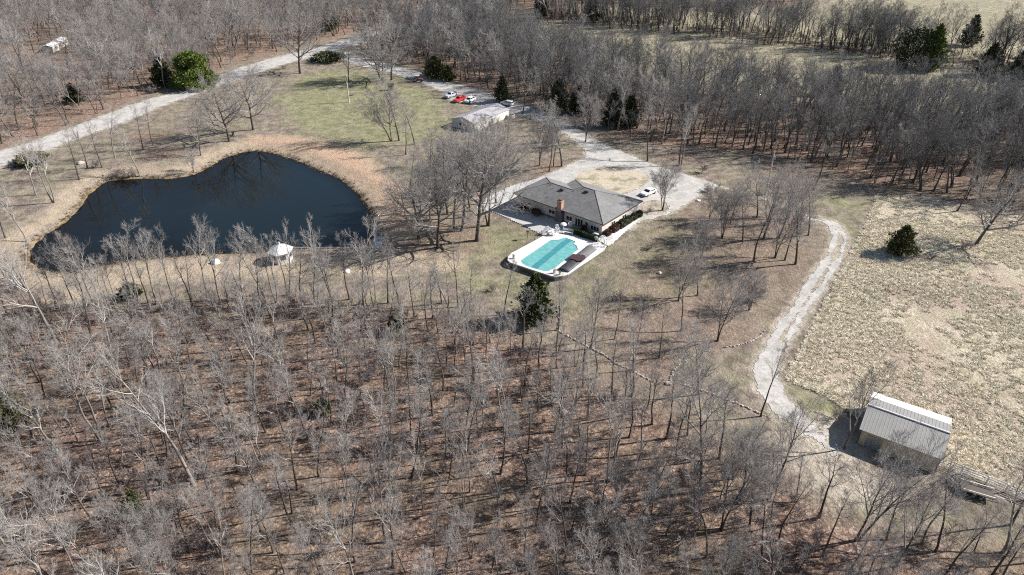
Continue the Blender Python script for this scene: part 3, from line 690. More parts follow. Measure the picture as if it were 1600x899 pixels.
# dark rolled mat shelter beside the pool
SH = [xy(*q, .5) for q in [(868,420),(915,384),(922,383),(934,390),(911,408),(890,425),(873,424.5)]]
def vault(p00, p01, p10, p11, nz, h, name, mat, parent, thick=.05):
    """arched sheet between two long edges p00-p01 and p10-p11"""
    b = MB(); k = 9; nl = 8
    for j in range(nl + 1):
        for i in range(k):
            t = i / (k - 1); l = j / nl
            a = np.array(p00) * (1 - l) + np.array(p01) * l; c = np.array(p10) * (1 - l) + np.array(p11) * l
            q = a * (1 - t) + c * t
            b.v.append((q[0], q[1], .2 + h * math.sin(math.pi * t) ** .8 + .03 * math.sin(l * 19 + t * 5)))
    for j in range(nl):
        for i in range(k - 1): b.f.append((j * k + i, j * k + i + 1, (j + 1) * k + i + 1, (j + 1) * k + i)); b.mi.append(0)
    o = b.build(name, mat, parent, smooth=True); s = o.modifiers.new('solid', 'SOLIDIFY'); s.thickness = thick; return o
q00, q01, q10, q11 = [np.array(xy(*q, .2)) for q in [(870,421.5),(917,384.5),(888,426),(933,390)]]
base = q00.copy()
shel = empty('arched_shelter', (*base, 0)); tag(shel, 'low arched grey and black sheet shelter lying along the right side of the pool', 'shelter')
mid0, mid1 = q00 * .52 + q01 * .48, q10 * .48 + q11 * .52
vault(mid0 - base, q01 - base, mid1 - base, q11 - base, 8, .55, 'grey_sheet', simple('grey_sheet', (.15, .145, .15), .8, scale=1.2, var=.25), shel)
vault(q00 - base, mid0 - base, q10 - base, mid1 - base, 8, .42, 'black_sheet', simple('black_sheet', (.05, .052, .055), .6, scale=1.5, c2=(.012, .012, .014)), shel)
b = MB(); rg = random.Random(5)
c0 = (mid0 + mid1) / 2 - base; ax_ = (q01 - q00) / np.linalg.norm(q01 - q00); pr_ = (q10 - q00) / np.linalg.norm(q10 - q00)
pts = []
for k in range(12):
    a = k / 12 * 6.283; r = 1.3 + rg.random() * .8
    p = c0 + ax_ * math.cos(a) * r * .9 + pr_ * math.sin(a) * r * .85 - ax_ * .2; pts.append((p[0], p[1]))
b.prism(pts, .66, .74); o = b.build('torn_cloth', simple('maroon_cloth', (.045, .018, .02), .8, scale=2), shel)

# ------------------------------------------------------------------ large barn
bn = empty('metal_barn', (49.3, 71.8, ztp(52, 70)), R(-34.3)); tag(bn, 'tan metal barn with pale ribbed gable roof at the edge of the tussocky field', 'barn')
BL, BD, BE, BR = 10.6, 9.8, 2.85, 3.85
b = MB(); b.prism([(.35,.35),(BL-.35,.35),(BL-.35,BD-.35),(.35,BD-.35)], -.6, BE - .05)
b.add([(.35,.35,BE-.05),(.35,BD-.35,BE-.05),(.35,BD/2,BR-.15),(BL-.35,.35,BE-.05),(BL-.35,BD-.35,BE-.05),(BL-.35,BD/2,BR-.15)], [(0,2,1),(3,4,5)])
b.build('wall', M['siding'], bn)
b = MB(); t = .06
for s in (0, 1):
    y0, y1 = (0, BD / 2) if s == 0 else (BD, BD / 2)
    b.add([(0,y0,BE),(BL,y0,BE),(BL,y1,BR),(0,y1,BR),(0,y0,BE-t),(BL,y0,BE-t),(BL,y1,BR-t),(0,y1,BR-t)], [(0,1,2,3),(7,6,5,4),(0,4,5,1),(1,5,6,2),(0,3,7,4)])
rf = b.build('roof', M['barnroof'], bn)
b = MB(); b.bar((-.03, BD/2, BR + .05), (BL + .03, BD/2, BR + .05), .14, 8); b.build('ridge_cap', M['white'], rf)
b = MB(); zz = lambda y: BR - (y - BD/2) * (BR - BE) / (BD/2)
ya, yb_ = BD * .80, BD + .02
b.add([(0,ya,zz(ya)+.012),(BL,ya,zz(ya)+.012),(BL,yb_,zz(yb_)+.012),(0,yb_,zz(yb_)+.012)], [(0,1,2,3)]); b.build('skylight_strip', simple('translucent_panel', (.82,.82,.80), .5, scale=.8, var=.05), rf)
b = MB(); b.box(1.2, 3.2, .27, .345, -.5, 2.2); b.build('sliding_door', M['steel'], bn)
b = MB(); b.box(-.002+.28, .345, 3.0, 6.6, -.5, 2.6); b.build('sliding_door', simple('blue_grey_door', (.20,.22,.24), .6), bn)
for (x, y) in ((.3,.3),(BL-.3,.3),(BL-.3,BD-.3),(.3,BD-.3)): MB().box(x-.07, x+.07, y-.07, y+.07, -.6, BE-.06).build('corner_trim', M['fascia'], bn)

# garage in the back
ga = empty('long_garage', (-11.6, 206.3, ztp(-11, 208)), R(144.0) ); tag(ga, 'long cream garage with pale low gable roof beside the parked trucks', 'garage')
# local x runs along the near gable (towards the left), y runs backwards
GW, GL_, GE, GR = 9.6, 18.4, 2.6, 3.9
ga.rotation_euler[2] = R(144.0); ga.scale = (1, -1, 1)
b = MB(); b.prism([(.2,.25),(GW-.2,.25),(GW-.2,GL_-.25),(.2,GL_-.25)], -.6, GE-.05)
b.add([(.2,.25,GE-.05),(GW-.2,.25,GE-.05),(GW/2,.25,GR-.14),(.2,GL_-.25,GE-.05),(GW-.2,GL_-.25,GE-.05),(GW/2,GL_-.25,GR-.14)], [(0,1,2),(3,5,4)])
b.build('wall', M['garwall'], ga)
b = MB()
for s in (0, 1):
    x0, x1 = (0, GW/2) if s == 0 else (GW, GW/2)
    b.add([(x0,0,GE),(x0,GL_,GE),(x1,GL_,GR),(x1,0,GR),(x0,0,GE-t),(x0,GL_,GE-t),(x1,GL_,GR-t),(x1,0,GR-t)], [(0,1,2,3),(7,6,5,4),(0,4,5,1),(0,3,7,4),(1,5,6,2)])
b.build('roof', M['garroof'], ga)
for x in (4.2, 5.6): window(ga, x, x + .8, .9, 1.9, .25, 1, mat='offwhite')
for y in (8.5,):
    window(ga, y, y + 1.1, 1.0, 1.9, .2, 1, mat='offwhite', axis='v', d=-.05)
b = MB(); b.box(.12, .198, 14.0, 17.0, -.3, 2.2); b.build('roller_door', M['white'], ga)

# white low building far up in the woods on the left
wb = empty('white_trailer_house', (*P(88, 76)[:2], ztp(-207, 320)), R(100)); tag(wb, 'long white roofed trailer house among the woods above the road', 'trailer house')
b = MB(); b.box(-9, 9, -2.2, 2.2, -1, 2.6); b.build('wall', M['offwhite'], wb)
b = MB(); b.add([(-9.3,-2.5,2.6),(9.3,-2.5,2.6),(9.3,0,3.3),(-9.3,0,3.3),(9.3,2.5,2.6),(-9.3,2.5,2.6)], [(0,1,2,3),(3,2,4,5)]); b.build('roof', M['white'], wb)
for x in (-6, -2, 3, 6): window(wb, x, x + 1.2, 1.0, 2.0, -2.2, 1, mat='dark')

# ------------------------------------------------------------------ vehicles
def paint(name, c):
    m, nt, b = newmat(name); b.inputs['Base Color'].default_value = (*c, 1); b.inputs['Roughness'].default_value = .32; b.inputs['Coat Weight'].default_value = .4; return m
def wheel(par, x, y, r=.38, w=.24):
    o = MB().bar((x, y - w / 2, r), (x, y + w / 2, r), r, 18).build('wheel', M['black'], par)
    MB().bar((x, y - w / 2 - .012, r), (x, y + w / 2 + .012, r), r * .56, 10).build('rim', M['steel'], o)
def vehicle(name, label, cat, loc, rz, pm, kind):
    """front points to +x"""
    e = empty(name, loc, rz); tag(e, label, cat)
    W = .95; rt = lambda z: 1.0 if z < 1.05 else 1 - (z - 1.05) * .24
    if kind == 'pickup':
        low = [(-2.75,.42),(2.70,.42),(2.78,.62),(2.72,.98),(2.55,1.08),(1.15,1.18),(-2.75,1.14)]
        cabp = [(1.15,1.14),(.55,1.74),(.35,1.80),(-.65,1.80),(-.85,1.72),(-1.0,1.14)]; L = 2.75
        gl = ((1.20,1.16),(.62,1.70)), ((-.90,1.66),(-1.03,1.16))
    elif kind == 'suv':
        low = [(-2.35,.42),(2.30,.42),(2.40,.60),(2.34,.95),(2.15,1.05),(1.05,1.14),(-2.38,1.16),(-2.42,.7)]
        cabp = [(1.05,1.12),(.40,1.68),(.15,1.76),(-1.95,1.74),(-2.15,1.66),(-2.36,1.12)]; L = 2.4
        gl = ((1.10,1.15),(.48,1.64)), ((-2.20,1.60),(-2.39,1.16))
    else:
        low = [(-2.3,.38),(2.25,.38),(2.35,.55),(2.25,.78),(2.0,.86),(.95,.95),(-1.65,.98),(-2.30,.94),(-2.36,.6)]
        cabp = [(.95,.93),(.25,1.38),(.0,1.43),(-.9,1.42),(-1.2,1.36),(-1.75,.96)]; L = 2.35; W = .9
        gl = ((1.0,.95),(.33,1.34)), ((-1.25,1.31),(-1.80,.98))
    body = MB().profile(low, -W, W).build('body', pm, e, bevel=.06)
    if kind == 'pickup':
        bb = MB(); bb.box(-2.65, -1.1, -W + .14, W - .14, 1.13, 1.165); bb.build('bed_floor', M['black'], body)
        bb = MB(); bb.box(-2.75, -1.05, -W, -W + .12, 1.12, 1.34); bb.box(-2.75, -1.05, W - .12, W, 1.12, 1.34); bb.box(-2.75, -2.63, -W + .12, W - .12, 1.12, 1.34); bb.build('bed_sides', pm, body)
    cabm = MB().profile(cabp, -W * .93, W * .93, rt).build('cab', pm, e, bevel=.05)
    for (p, q), nm in zip(gl, ('windshield', 'rear_window')):
        b = MB(); s = 1 if nm == 'windshield' else -1
        w0, w1 = W * .84 * rt(p[1]), W * .84 * rt(q[1])
        b.add([(p[0]+s*.015,-w0,p[1]+.03),(p[0]+s*.015,w0,p[1]+.03),(q[0]+s*.02,w1,q[1]),(q[0]+s*.02,-w1,q[1])], [(0,1,2,3)]); b.build(nm, M['glass'], e)
    zs = min(z for x, z in cabp) + .08; ze = max(z for x, z in cabp) - .12
    xf, xb = cabp[0][0] - .35, cabp[-1][0] + .25
    for s in (-1, 1):
        b = MB()
        xs_ = [xb, (xb + xf) / 2 - .05, xf - .1] if kind != 'pickup' else [xb, xf - .1]
        for i in range(len(xs_) - 1):
            a, c = xs_[i] + .04, xs_[i + 1] - .04
            y0, y1 = s * (W * .93 * rt(zs) + .012), s * (W * .93 * rt(ze) + .012)
            b.add([(a,y0,zs),(c,y0,zs),(c-(.32 if i==len(xs_)-2 else 0),y1,ze),(a+(.12 if i==0 else 0),y1,ze)], [(0,1,2,3)])
        b.build('side_window', M['glass'], cabm)
    for x in (L * .60, -L * .60):
        for y in (-W + .08, W - .08): wheel(e, x, y, .39 if kind != 'sedan' else .33)
    for s in (-1, 1):
        MB().box(L - .06, L + .015, s * W * .82 - .16, s * W * .82 + .16, .70, .86).build('headlight', M['steel'], e)
        MB().box(-L - .02, -L + .03, s * W * .85 - .09, s * W * .85 + .09, .75, .98).build('taillight', paint('red_lens', (.35,.02,.02)), e)
    MB().box(L - .05, L + .06, -W * .92, W * .92, .42, .60).build('bumper', M['steel'], e)
    return e
red, whitep, silver, dgrey = paint('red_paint', (.55,.03,.035)), paint('white_car_paint', (.78,.78,.77)), paint('silver_paint', (.48,.52,.54)), paint('grey_paint', (.22,.23,.24))
def at2(x, y, dz=0): p = P(x, y, dz); return (p[0], p[1], p[2] + .05)
vehicle('pickup_truck', 'silver pickup truck parked left of the red one on the grass', 'pickup truck', at2(705,152), R(-128), silver, 'pickup')
vehicle('pickup_truck', 'red pickup truck parked between a silver pickup and a white wagon', 'pickup truck', at2(718,158.5), R(-122), red, 'pickup')
vehicle('station_wagon', 'white station wagon parked between the red pickup and the garage', 'car', at2(734,160), R(-120), whitep, 'suv')
vehicle('parked_car', 'white sedan parked on the gravel by the far corner of the house', 'car', at2(1013,304), R(-138), whitep, 'sedan')
vehicle('parked_van', 'grey vehicle parked behind the far end of the long garage', 'car', at2(792,165), R(150), silver, 'suv')
# flatbed trailer and a tractor by the driveway
tr = empty('farm_tractor', at2(654,128), R(-20)); tag(tr, 'small dark tractor with a white canopy beside the driveway', 'tractor')
MB().box(-.2,1.9,-.35,.35,.8,1.35).build('hood', simple('faded_red_paint', (.42,.12,.11), .5), tr, bevel=.08)
MB().box(-1.2,.1,-.6,.6,.6,1.2).build('chassis', M['dark'], tr, bevel=.05)
b = MB(); b.box(-1.5,.3,-.9,.9,2.3,2.4); b.build('canopy', M['white'], tr, bevel=.04)
for x in (-1.35,.15):
    for y in (-.75,.75): MB().bar((x,y,1.0),(x,y,2.3),.04).build('canopy_post', M['dark'], tr)
MB().box(-1.0,-.5,-.3,.3,1.2,1.75).build('seat', M['black'], tr, bevel=.05)
for (x, y, r, w) in ((-.9,-.85,.75,.4),(-.9,.85,.75,.4),(1.4,-.6,.42,.25),(1.4,.6,.42,.25)): wheel(tr, x, y, r, w)
hw = empty('farm_trailer', at2(1524,772), R(-26)); tag(hw, 'old low trailer with pale side rails parked beside the rail fence', 'trailer')
MB().box(-1.9,1.9,-.9,.9,.62,.74).build('deck', M['darkwood'], hw)
b = MB()
for y in (-.9,.9): b.box(-1.9,1.9,y-.04,y+.04,.95,1.05); [b.box(x-.04,x+.04,y-.04,y+.04,.74,.95) for x in (-1.8,-.6,.6,1.8)]
b.build('side_rail', M['white'], hw)
MB().bar((1.9,0,.65),(3.2,0,.5),.06).build('drawbar', M['white'], hw)
for x in (-.45,.45):
    for y in (-1.0,1.0): wheel(hw, x, y, .36, .22)
for i, (x, y, a, l) in enumerate([(1500,762,.4,'dark scrap pile of pipes and sheets beside the old trailer'),(1488,756,1.2,'small heap of dark scrap between barn and trailer')]):
    e = empty('scrap_pile', at2(x, y), a); tag(e, l, 'scrap pile'); rg = random.Random(i)
    b = MB()
    for k in range(26):
        p = Vector((rg.uniform(-1.1,1.1), rg.uniform(-.8,.8), rg.uniform(.02,.35))); d = Vector((rg.uniform(-1,1), rg.uniform(-1,1), rg.uniform(-.15,.25))) * rg.uniform(.4,.9)
        b.bar(p - d, p + d, rg.uniform(.03,.10), 6)
    b.build('pipes', M['darkwood'], e)
    b = MB(); [b.bar((rg.uniform(-.8,.8), rg.uniform(-.5,.5), .05), (rg.uniform(-.8,.8), rg.uniform(-.5,.5), .5), .22, 10) for k in range(3)]; b.build('drums', M['dark'], e)

# ------------------------------------------------------------------ fences, poles, walls
def rail_fence(pts, label, group=None, h=1.5, rails=4, mat='white', step=2.4, name='rail_fence'):
    W = [P(x, y) for x, y in pts]; o = W[0]; e = empty(name, o); tag(e, label, 'fence', group)
    rail = MB()
    for a, c in zip(W[:-1], W[1:]):
        L = np.linalg.norm(c - a); k = max(1, round(L / step))
        for j in range(k + (1 if c is W[-1] else 0)):
            p = a + (c - a) * j / k - o; z = ztp(*(p + o)[:2]) - o[2]
            MB().box(p[0]-.07, p[0]+.07, p[1]-.07, p[1]+.07, z-.3, z+h).build('post', M[mat], e)
        for r_ in range(rails):
            z = h * (r_ + .75) / rails; d = (c - a) / L; nrm = np.array([-d[1], d[0], 0]) * .10
            p, q = a - o + nrm, c - o + nrm
            rail.add([(p[0],p[1],p[2]+z-.06),(q[0],q[1],q[2]+z-.06),(q[0],q[1],q[2]+z+.06),(p[0],p[1],p[2]+z+.06),(p[0]+nrm[0]*.4,p[1]+nrm[1]*.4,p[2]+z-.06),(q[0]+nrm[0]*.4,q[1]+nrm[1]*.4,q[2]+z-.06),(q[0]+nrm[0]*.4,q[1]+nrm[1]*.4,q[2]+z+.06),(p[0]+nrm[0]*.4,p[1]+nrm[1]*.4,p[2]+z+.06)],
                     [(0,1,2,3),(7,6,5,4),(3,2,6,7),(0,4,5,1),(1,5,6,2),(0,3,7,4)])
    rail.build('rails', M[mat], e); return e
rail_fence([(1466,727),(1500,741),(1540,757),(1600,782),(1660,805)], 'weathered pale rail fence running right from the barn corner')
def mat_stone():
    m, nt, b = newmat('field_stone'); pos = geopos(nt)
    v = N(nt, 'ShaderNodeTexVoronoi'); v.inputs['Scale'].default_value = 1.6; nt.links.new(pos, v.inputs['Vector'])
    s = N(nt, 'ShaderNodeSeparateColor'); nt.links.new(v.outputs['Color'], s.inputs[0])
    c = mix(nt, .5, ramp(nt, s.outputs[0], [(0, (.16,.12,.10)), (.5, (.30,.245,.205)), (1, (.50,.44,.38))]), ramp(nt, noise(nt, pos, 4, 4), [(.3,(.22,.18,.15)),(.7,(.55,.50,.44))]))
    nt.links.new(c, b.inputs['Base Color']); b.inputs['Roughness'].default_value = .95; return m
M['stone2'] = mat_stone()
def stone_row(pts, label, seed, flat=False):
    rg = random.Random(seed); W = [P(x, y) for x, y in pts]; o = W[0]; e = empty('stone_border', o); tag(e, label, 'stone border')
    b = MB()
    for a, c in zip(W[:-1], W[1:]):
        L = np.linalg.norm(c - a); k = int(L / .27)
        for j in range(k):
            
            p = a + (c - a) * (j + rg.random() * .5) / k; rr = rg.uniform(.11, .25)
            px, py = p[0] + rg.uniform(-.12,.12), p[1] + rg.uniform(-.12,.12); z = ztp(px, py) - .08
            n = 6; an = rg.random() * 6
            bot = [(px - o[0] + rr * rg.uniform(.8,1.2) * math.cos(an + i * 6.283 / n), py - o[1] + rr * rg.uniform(.8,1.2) * math.sin(an + i * 6.283 / n)) for i in range(n)]
            h = rg.uniform(.16, .34); s = rg.uniform(.6,.85); cx_, cy_ = px - o[0], py - o[1]
            b.add([(x, y, z - o[2]) for x, y in bot] + [(cx_ + (x - cx_) * 1.05, cy_ + (y - cy_) * 1.05, z + h * .55 - o[2]) for x, y in bot] + [(cx_ + (x - cx_) * s, cy_ + (y - cy_) * s, z + h - o[2] + rg.uniform(-.04,.04)) for x, y in bot],
                  [(i, (i+1) % n, n + (i+1) % n, n + i) for i in range(n)] + [(n+i, n+(i+1) % n, 2*n+(i+1) % n, 2*n+i) for i in range(n)] + [tuple(range(2*n, 3*n))])
    b.build('stones', M['stone2'], e)
stone_row([(869,516),(885,524),(905,535),(925,545),(945,556),(965,570),(985,578),(1005,589),(1022,598)], 'row of pale field stones slanting down from the dark cedar by the pool', 1)
stone_row([(1070,601),(1095,610),(1125,621),(1155,632),(1180,643),(1203,653)], 'short row of field stones ending at the tree beside the gravel track', 2)
stone_row([(1046,600),(1052,580),(1068,566),(1090,554),(1112,546)], 'curved stone row climbing from the lower stone line', 3)
stone_row([(1132,543),(1150,541),(1168,536),(1185,527),(1198,516)], 'curved stone row bending up towards the gravel track', 4)
# utility poles
def pole(x, y, h, label, arm=True):
    p = P(x, y); e = empty('utility_pole', p); tag(e, label, 'utility pole')
    MB().bar((0,0,-.5),(0,0,h),.20,10,.14).build('shaft', M['palewood'], e)
    if arm:
        MB().box(-.9,.9,-.06,.06,h-.9,h-.75).build('crossarm', M['wood'], e)
        for k in (-.8, 0, .8): MB().bar((k,0,h-.75),(k,0,h-.55),.05,8).build('insulator', M['white'], e)
    MB().bar((.3,0,h-2.2),(.3,0,h-1.3),.22,12).build('transformer', M['steel'], e)
pole(545.7, 160, 9.8, 'pale utility pole standing alone on the green lawn near the road')
pole(1196, 305, 11.5, 'pale utility pole rising behind the trees right of the house', False)
# dark little shed, well house and odds on the lawn
def small_shed(name, loc, rz, w, d, h, wall, roofm, label, cat):
    e = empty(name, loc, rz); tag(e, label, cat)
    MB().box(-w/2,w/2,-d/2,d/2,-.2,h).build('wall', wall, e)
    b = MB(); r_ = .18
    b.add([(-w/2-r_,-d/2-r_,h),(w/2+r_,-d/2-r_,h),(w/2+r_,0,h+.6),(-w/2-r_,0,h+.6),(w/2+r_,d/2+r_,h),(-w/2-r_,d/2+r_,h)], [(0,1,2,3),(3,2,4,5)])
    o = b.build('roof', roofm, e); s = o.modifiers.new('solid','SOLIDIFY'); s.thickness = .06
    MB().box(-.35,.35,-d/2-.03,-d/2-.003,0,h*.85).build('door', M['darkwood'], e); return e
small_shed('storage_shed', at2(611,141), R(20), 2.0, 1.8, 1.9, M['wood'], M['dark'], 'small wooden shed with dark side on the lawn below the driveway', 'shed')
e = empty('brush_heap', at2(551,149), 0); tag(e, 'small tan brush heap next to the utility pole', 'brush heap')
b = MB(); rg = random.Random(3)
for k in range(60):
    a = rg.random() * 6.28; p = Vector((math.cos(a) * rg.random() * 1.2, math.sin(a) * rg.random() * 1.2, .1 + rg.random() * .4)); d = Vector((rg.uniform(-1,1), rg.uniform(-1,1), rg.uniform(0,.5)))
    b.bar(p, p + d, .04, 4)
b.build('sticks', M['wood'], e)
# round tub behind the garage
e = empty('round_tub', at2(797.5,184), 0); tag(e, 'round pale tub with rusty contents beside the garage end', 'tub')
b = MB(); n = 24
b.add([(math.cos(k*6.2832/n)*r_, math.sin(k*6.2832/n)*r_, z) for (r_, z) in ((1.5,-.1),(1.5,1.0),(1.25,1.0),(1.2,.25)) for k in range(n)],
      [(j*n+k, j*n+(k+1)%n, (j+1)*n+(k+1)%n, (j+1)*n+k) for j in range(3) for k in range(n)] + [tuple(3*n+k for k in range(n))]); b.build('shell', M['offwhite'], e)
b = MB(); rg = random.Random(8)
for k in range(14): a = rg.random()*6.28; r_ = rg.random()*.9; b.bar((math.cos(a)*r_,math.sin(a)*r_,.25),(math.cos(a+1)*r_*.6,math.sin(a+1)*r_*.6,.8),.12,6)
b.build('scrap', M['rust'], e)

# pond side: white boathouse, walkway, dock, white boulders
e = empty('boathouse', (*P(441,406)[:2], P(441,406)[2]), R(28)); e.scale = (1.2, 1.2, 1.12); tag(e, 'small white boathouse with hipped roof on the pond dam', 'boathouse')
MB().prism([(1.9*math.cos(k*math.pi/3), 1.9*math.sin(k*math.pi/3)) for k in range(6)], -.6, 2.1).build('wall', M['white'], e)
b = MB(); hx = [(2.3*math.cos(k*math.pi/3), 2.3*math.sin(k*math.pi/3), 2.1) for k in range(6)]
b.add(hx + [(0,0,3.4)], [(k,(k+1)%6,6) for k in range(6)] + [tuple(range(6))[::-1]]); rfo = b.build('roof', M['white'], e)
MB().bar((0,0,3.35),(0,0,3.75),.12,8).build('finial', M['white'], rfo)
for k in (3, 4, 5):
    a = (k + .5) * math.pi / 3; c_, s_ = math.cos(a), math.sin(a); dpt = 1.9 * math.cos(math.pi/6) + .02
    b = MB(); pts = [(c_*dpt - s_*t_, s_*dpt + c_*t_, z) for t_, z in ((-.45,.8),(.45,.8),(.45,1.6),(-.45,1.6))]; b.add(pts, [(0,1,2,3)]); b.build('window', M['glass'], e)
# thin white fence along the dam
W = [P(x, y) for x, y in [(457,391.5),(500,391.5),(545,391.5),(586,391.5)]]; e = empty('white_rail', W[0]); tag(e, 'thin white rail along the dam from boathouse to dock', 'railing')
b = MB()
for a, c in zip(W[:-1], W[1:]):
    b.bar(a - W[0] + [0,0,.75], c - W[0] + [0,0,.75], .07, 5)
b.build('top_rail', M['white'], e)
for a, c in zip(W[:-1], W[1:]):
    for j in range(3):
        p = a + (c - a) * j / 3 - W[0]; MB().bar((p[0],p[1],p[2]-.4),(p[0],p[1],p[2]+.75),.05,5).build('post', M['white'], e)
d0 = P(586,390)
dk = empty('fishing_dock', (d0[0], d0[1], WATER_Z + .5)); tag(dk, 'grey fishing dock with white rail at the right end of the pond', 'dock')
def dl(x, y, z=0): p = G(x, y, WATER_Z + .5); return (p[0] - d0[0], p[1] - d0[1], z)
a1, a2, a3, a4 = dl(585,390), dl(597,390), dl(596,370), dl(587,370)
b = MB(); b.prism([a1[:2], a2[:2], a3[:2], a4[:2]], 0, .12)
b.build('deck', M['steel'], dk)
b = MB(); g1, g2 = dl(586,370), dl(585.5,350); g3 = dl(594,341)
b.prism([(g1[0]-.45,g1[1]),(g1[0]+.45,g1[1]),(g2[0]+.45,g2[1]),(g2[0]-.45,g2[1])], 0, .12); b.build('gangway', M['wood'], dk)
b = MB()
for p, q in ((a4,a1),(g1,g2),(g2,g3)): b.bar((p[0],p[1],1.0),(q[0],q[1],1.0),.07,5)
b.build('handrail', M['white'], dk)
for p in (a1,a4,a2,a3,g1,g2,g3): MB().bar((p[0],p[1],-1.6),(p[0],p[1],1.0),.07,6).build('post', M['white'], dk)
def boulder(name, x, y, r_, mat, label, cat='boulder', sq=.6, seed=0):
    rg = np.random.default_rng(seed); bm = bmesh.new(); bmesh.ops.create_icosphere(bm, subdivisions=3, radius=r_)
    for v in bm.verts:
        n_ = math.sin(v.co.x * 3 / r_ + seed) * .12 + math.sin(v.co.y * 4 / r_ + seed * 2) * .1 + rg.normal(0, .02); v.co *= 1 + n_; v.co.z *= sq
    me = bpy.data.meshes.new(name); bm.to_mesh(me); bm.free(); me.materials.append(mat)
    o = bpy.data.objects.new(name, me); col.objects.link(o); p = P(x, y); o.location = (p[0], p[1], p[2] + r_ * sq * .3); tag(o, label, cat); return o
boulder('boulder', 337, 411, 1.0, M['white'], 'white boulder on the straw coloured dam left of the boathouse', seed=1)
boulder('boulder', 543, 425, .6, M['white'], 'small white boulder at the foot of the dam below the dock', seed=2)
boulder('boulder', 127, 256, .9, M['stone2'], 'pale boulder by the road left of the pond', seed=3)
boulder('boulder', 1091, 314, .5, M['white'], 'small white stone on the grass by the gravel yard corner', seed=4)
boulder('boulder', 1044, 600, .5, M['stone2'], 'pale boulder where the two stone rows meet', seed=5)
boulder('boulder', 890, 688, .4, M['stone2'], 'pale stone among leaf litter in the middle wood', seed=6)
boulder('boulder', 1030, 427, .45, M['offwhite'], 'small pale stone under the yard trees', seed=7)

# ------------------------------------------------------------------ patio furniture (garden chairs, table, heaters, bench, arch)
def chair_mesh(e, m):
    b = MB(); b.box(-.27,.27,-.25,.27,.40,.46); b.build('seat', m, e)
    b = MB(); n = 14
    for k in range(n):
        a0, a1 = k*6.2832/n, (k+1)*6.2832/n
        b.bar((.33*math.cos(a0), .27+.12*(math.sin(a0)+1)*.5, .85+.36*math.sin(a0)), (.33*math.cos(a1), .27+.12*(math.sin(a1)+1)*.5, .85+.36*math.sin(a1)), .045, 5)
    for x in (-.12, 0, .12): b.box(x-.03, x+.03, .28, .33, .55, 1.15)
    b.build('backrest', m, e)
    for x in (-.25,.25):
        for y in (-.22,.25): MB().bar((x,y,0),(x,y,.42),.035,5).build('leg', m, e)
    b = MB()
    for x in (-.30,.30): b.box(x-.04,x+.04,-.25,.27,.62,.67)
    b.build('armrest', m, e)
def PF(x, y):
    p = G(x, y, .14)
    return p if sdf(DECK, np.array([p[0]]), np.array([p[1]]))[0] < 0 else P(x, y, .12)
CH = None
def copy_tree(o, parent=None):
    c = o.copy(); col.objects.link(c); c.parent = parent
    for ch_ in [x for x in o.children]: copy_tree(ch_, c)
    return c
spots = [(853.5,361,200,'white round backed garden chair, left of the pair above the pool'),(857.8,362,170,'white round backed garden chair, right of the pair above the pool'),
         (866,368,60,'white garden chair at the left end of the pool terrace'),(871,361,20,'white garden chair beside the mushroom shaped heater'),(849,366,300,'white garden chair nearest the lawn edge of the patio'),(933,377,140,'white garden chair in front of the hedge end')]
proto = empty('garden_chair'); chair_mesh(proto, M['white'])
for i, (x, y, a, l) in enumerate(spots):
    c = proto if i == 0 else copy_tree(proto); p = PF(x, y); c.location = p; c.rotation_euler = (0, 0, R(a)); c.scale = (1.25,1.25,1.15)
    tag(c, l, 'garden chair', 'white garden chairs on the patio')
def table(x, y, r_, label, mat='white'):
    p = PF(x, y); e = empty('garden_table', p); tag(e, label, 'table'); MB().bar((0,0,.68),(0,0,.73),r_,16).build('tabletop', M[mat], e); MB().bar((0,0,0),(0,0,.68),.07,8,.04).build('pedestal', M[mat], e)
    MB().bar((0,0,0),(0,0,.04),r_*.45,12).build('base', M[mat], e)
table(861, 367, .75, 'round white garden table between the chairs above the pool'); table(930, 371, .8, 'white table beside the house corner behind the hedge')
for (x, y, l, t_) in [(880,362,'white mushroom shaped parasol on a thin post by the patio','mush'),(891,358,'tilted white dish on a post in front of the glass doors','dish')]:
    p = PF(x, y)
    if t_ == 'mush':
        e = empty('small_parasol', p); tag(e, l, 'parasol'); MB().bar((0,0,0),(0,0,1.9),.05,8).build('post', M['white'], e)
        b = MB(); n = 14; b.add([(r_*math.cos(k*6.2832/n), r_*math.sin(k*6.2832/n), z) for r_, z in ((.75,1.75),(.6,2.0),(.25,2.15)) for k in range(n)] + [(0,0,2.2)],
              [(j*n+k, j*n+(k+1)%n, (j+1)*n+(k+1)%n, (j+1)*n+k) for j in range(2) for k in range(n)] + [(2*n+k, 2*n+(k+1)%n, 3*n) for k in range(n)] + [tuple(range(n))[::-1]]); b.build('canopy', M['white'], e)
    else:
        e = empty('satellite_dish', p); tag(e, l, 'satellite dish'); MB().bar((0,0,0),(0,0,1.2),.05,8).build('mast', M['steel'], e)
        b = MB(); n = 16; b.add([(r_*math.cos(k*6.2832/n), -z, 1.35+r_*math.sin(k*6.2832/n)) for r_, z in ((.6,.0),(.45,-.1),(.2,-.16)) for k in range(n)] + [(0,.17,1.35)],
              [(j*n+k, j*n+(k+1)%n, (j+1)*n+(k+1)%n, (j+1)*n+k) for j in range(2) for k in range(n)] + [(2*n+k, 2*n+(k+1)%n, 3*n) for k in range(n)])
        o = b.build('reflector', M['white'], e); s = o.modifiers.new('solid','SOLIDIFY'); s.thickness = .03; e.rotation_euler[2] = R(25)
        MB().bar((0,0,1.35),(0,-.55,1.5),.025,5).build('feed_arm', M['steel'], e)
p = PF(887, 365.5); e = empty('white_bench', p, R(-22)); tag(e, 'white slatted bench at the top edge of the pool deck', 'bench'); e.scale = (1.25,1.2,1.1)
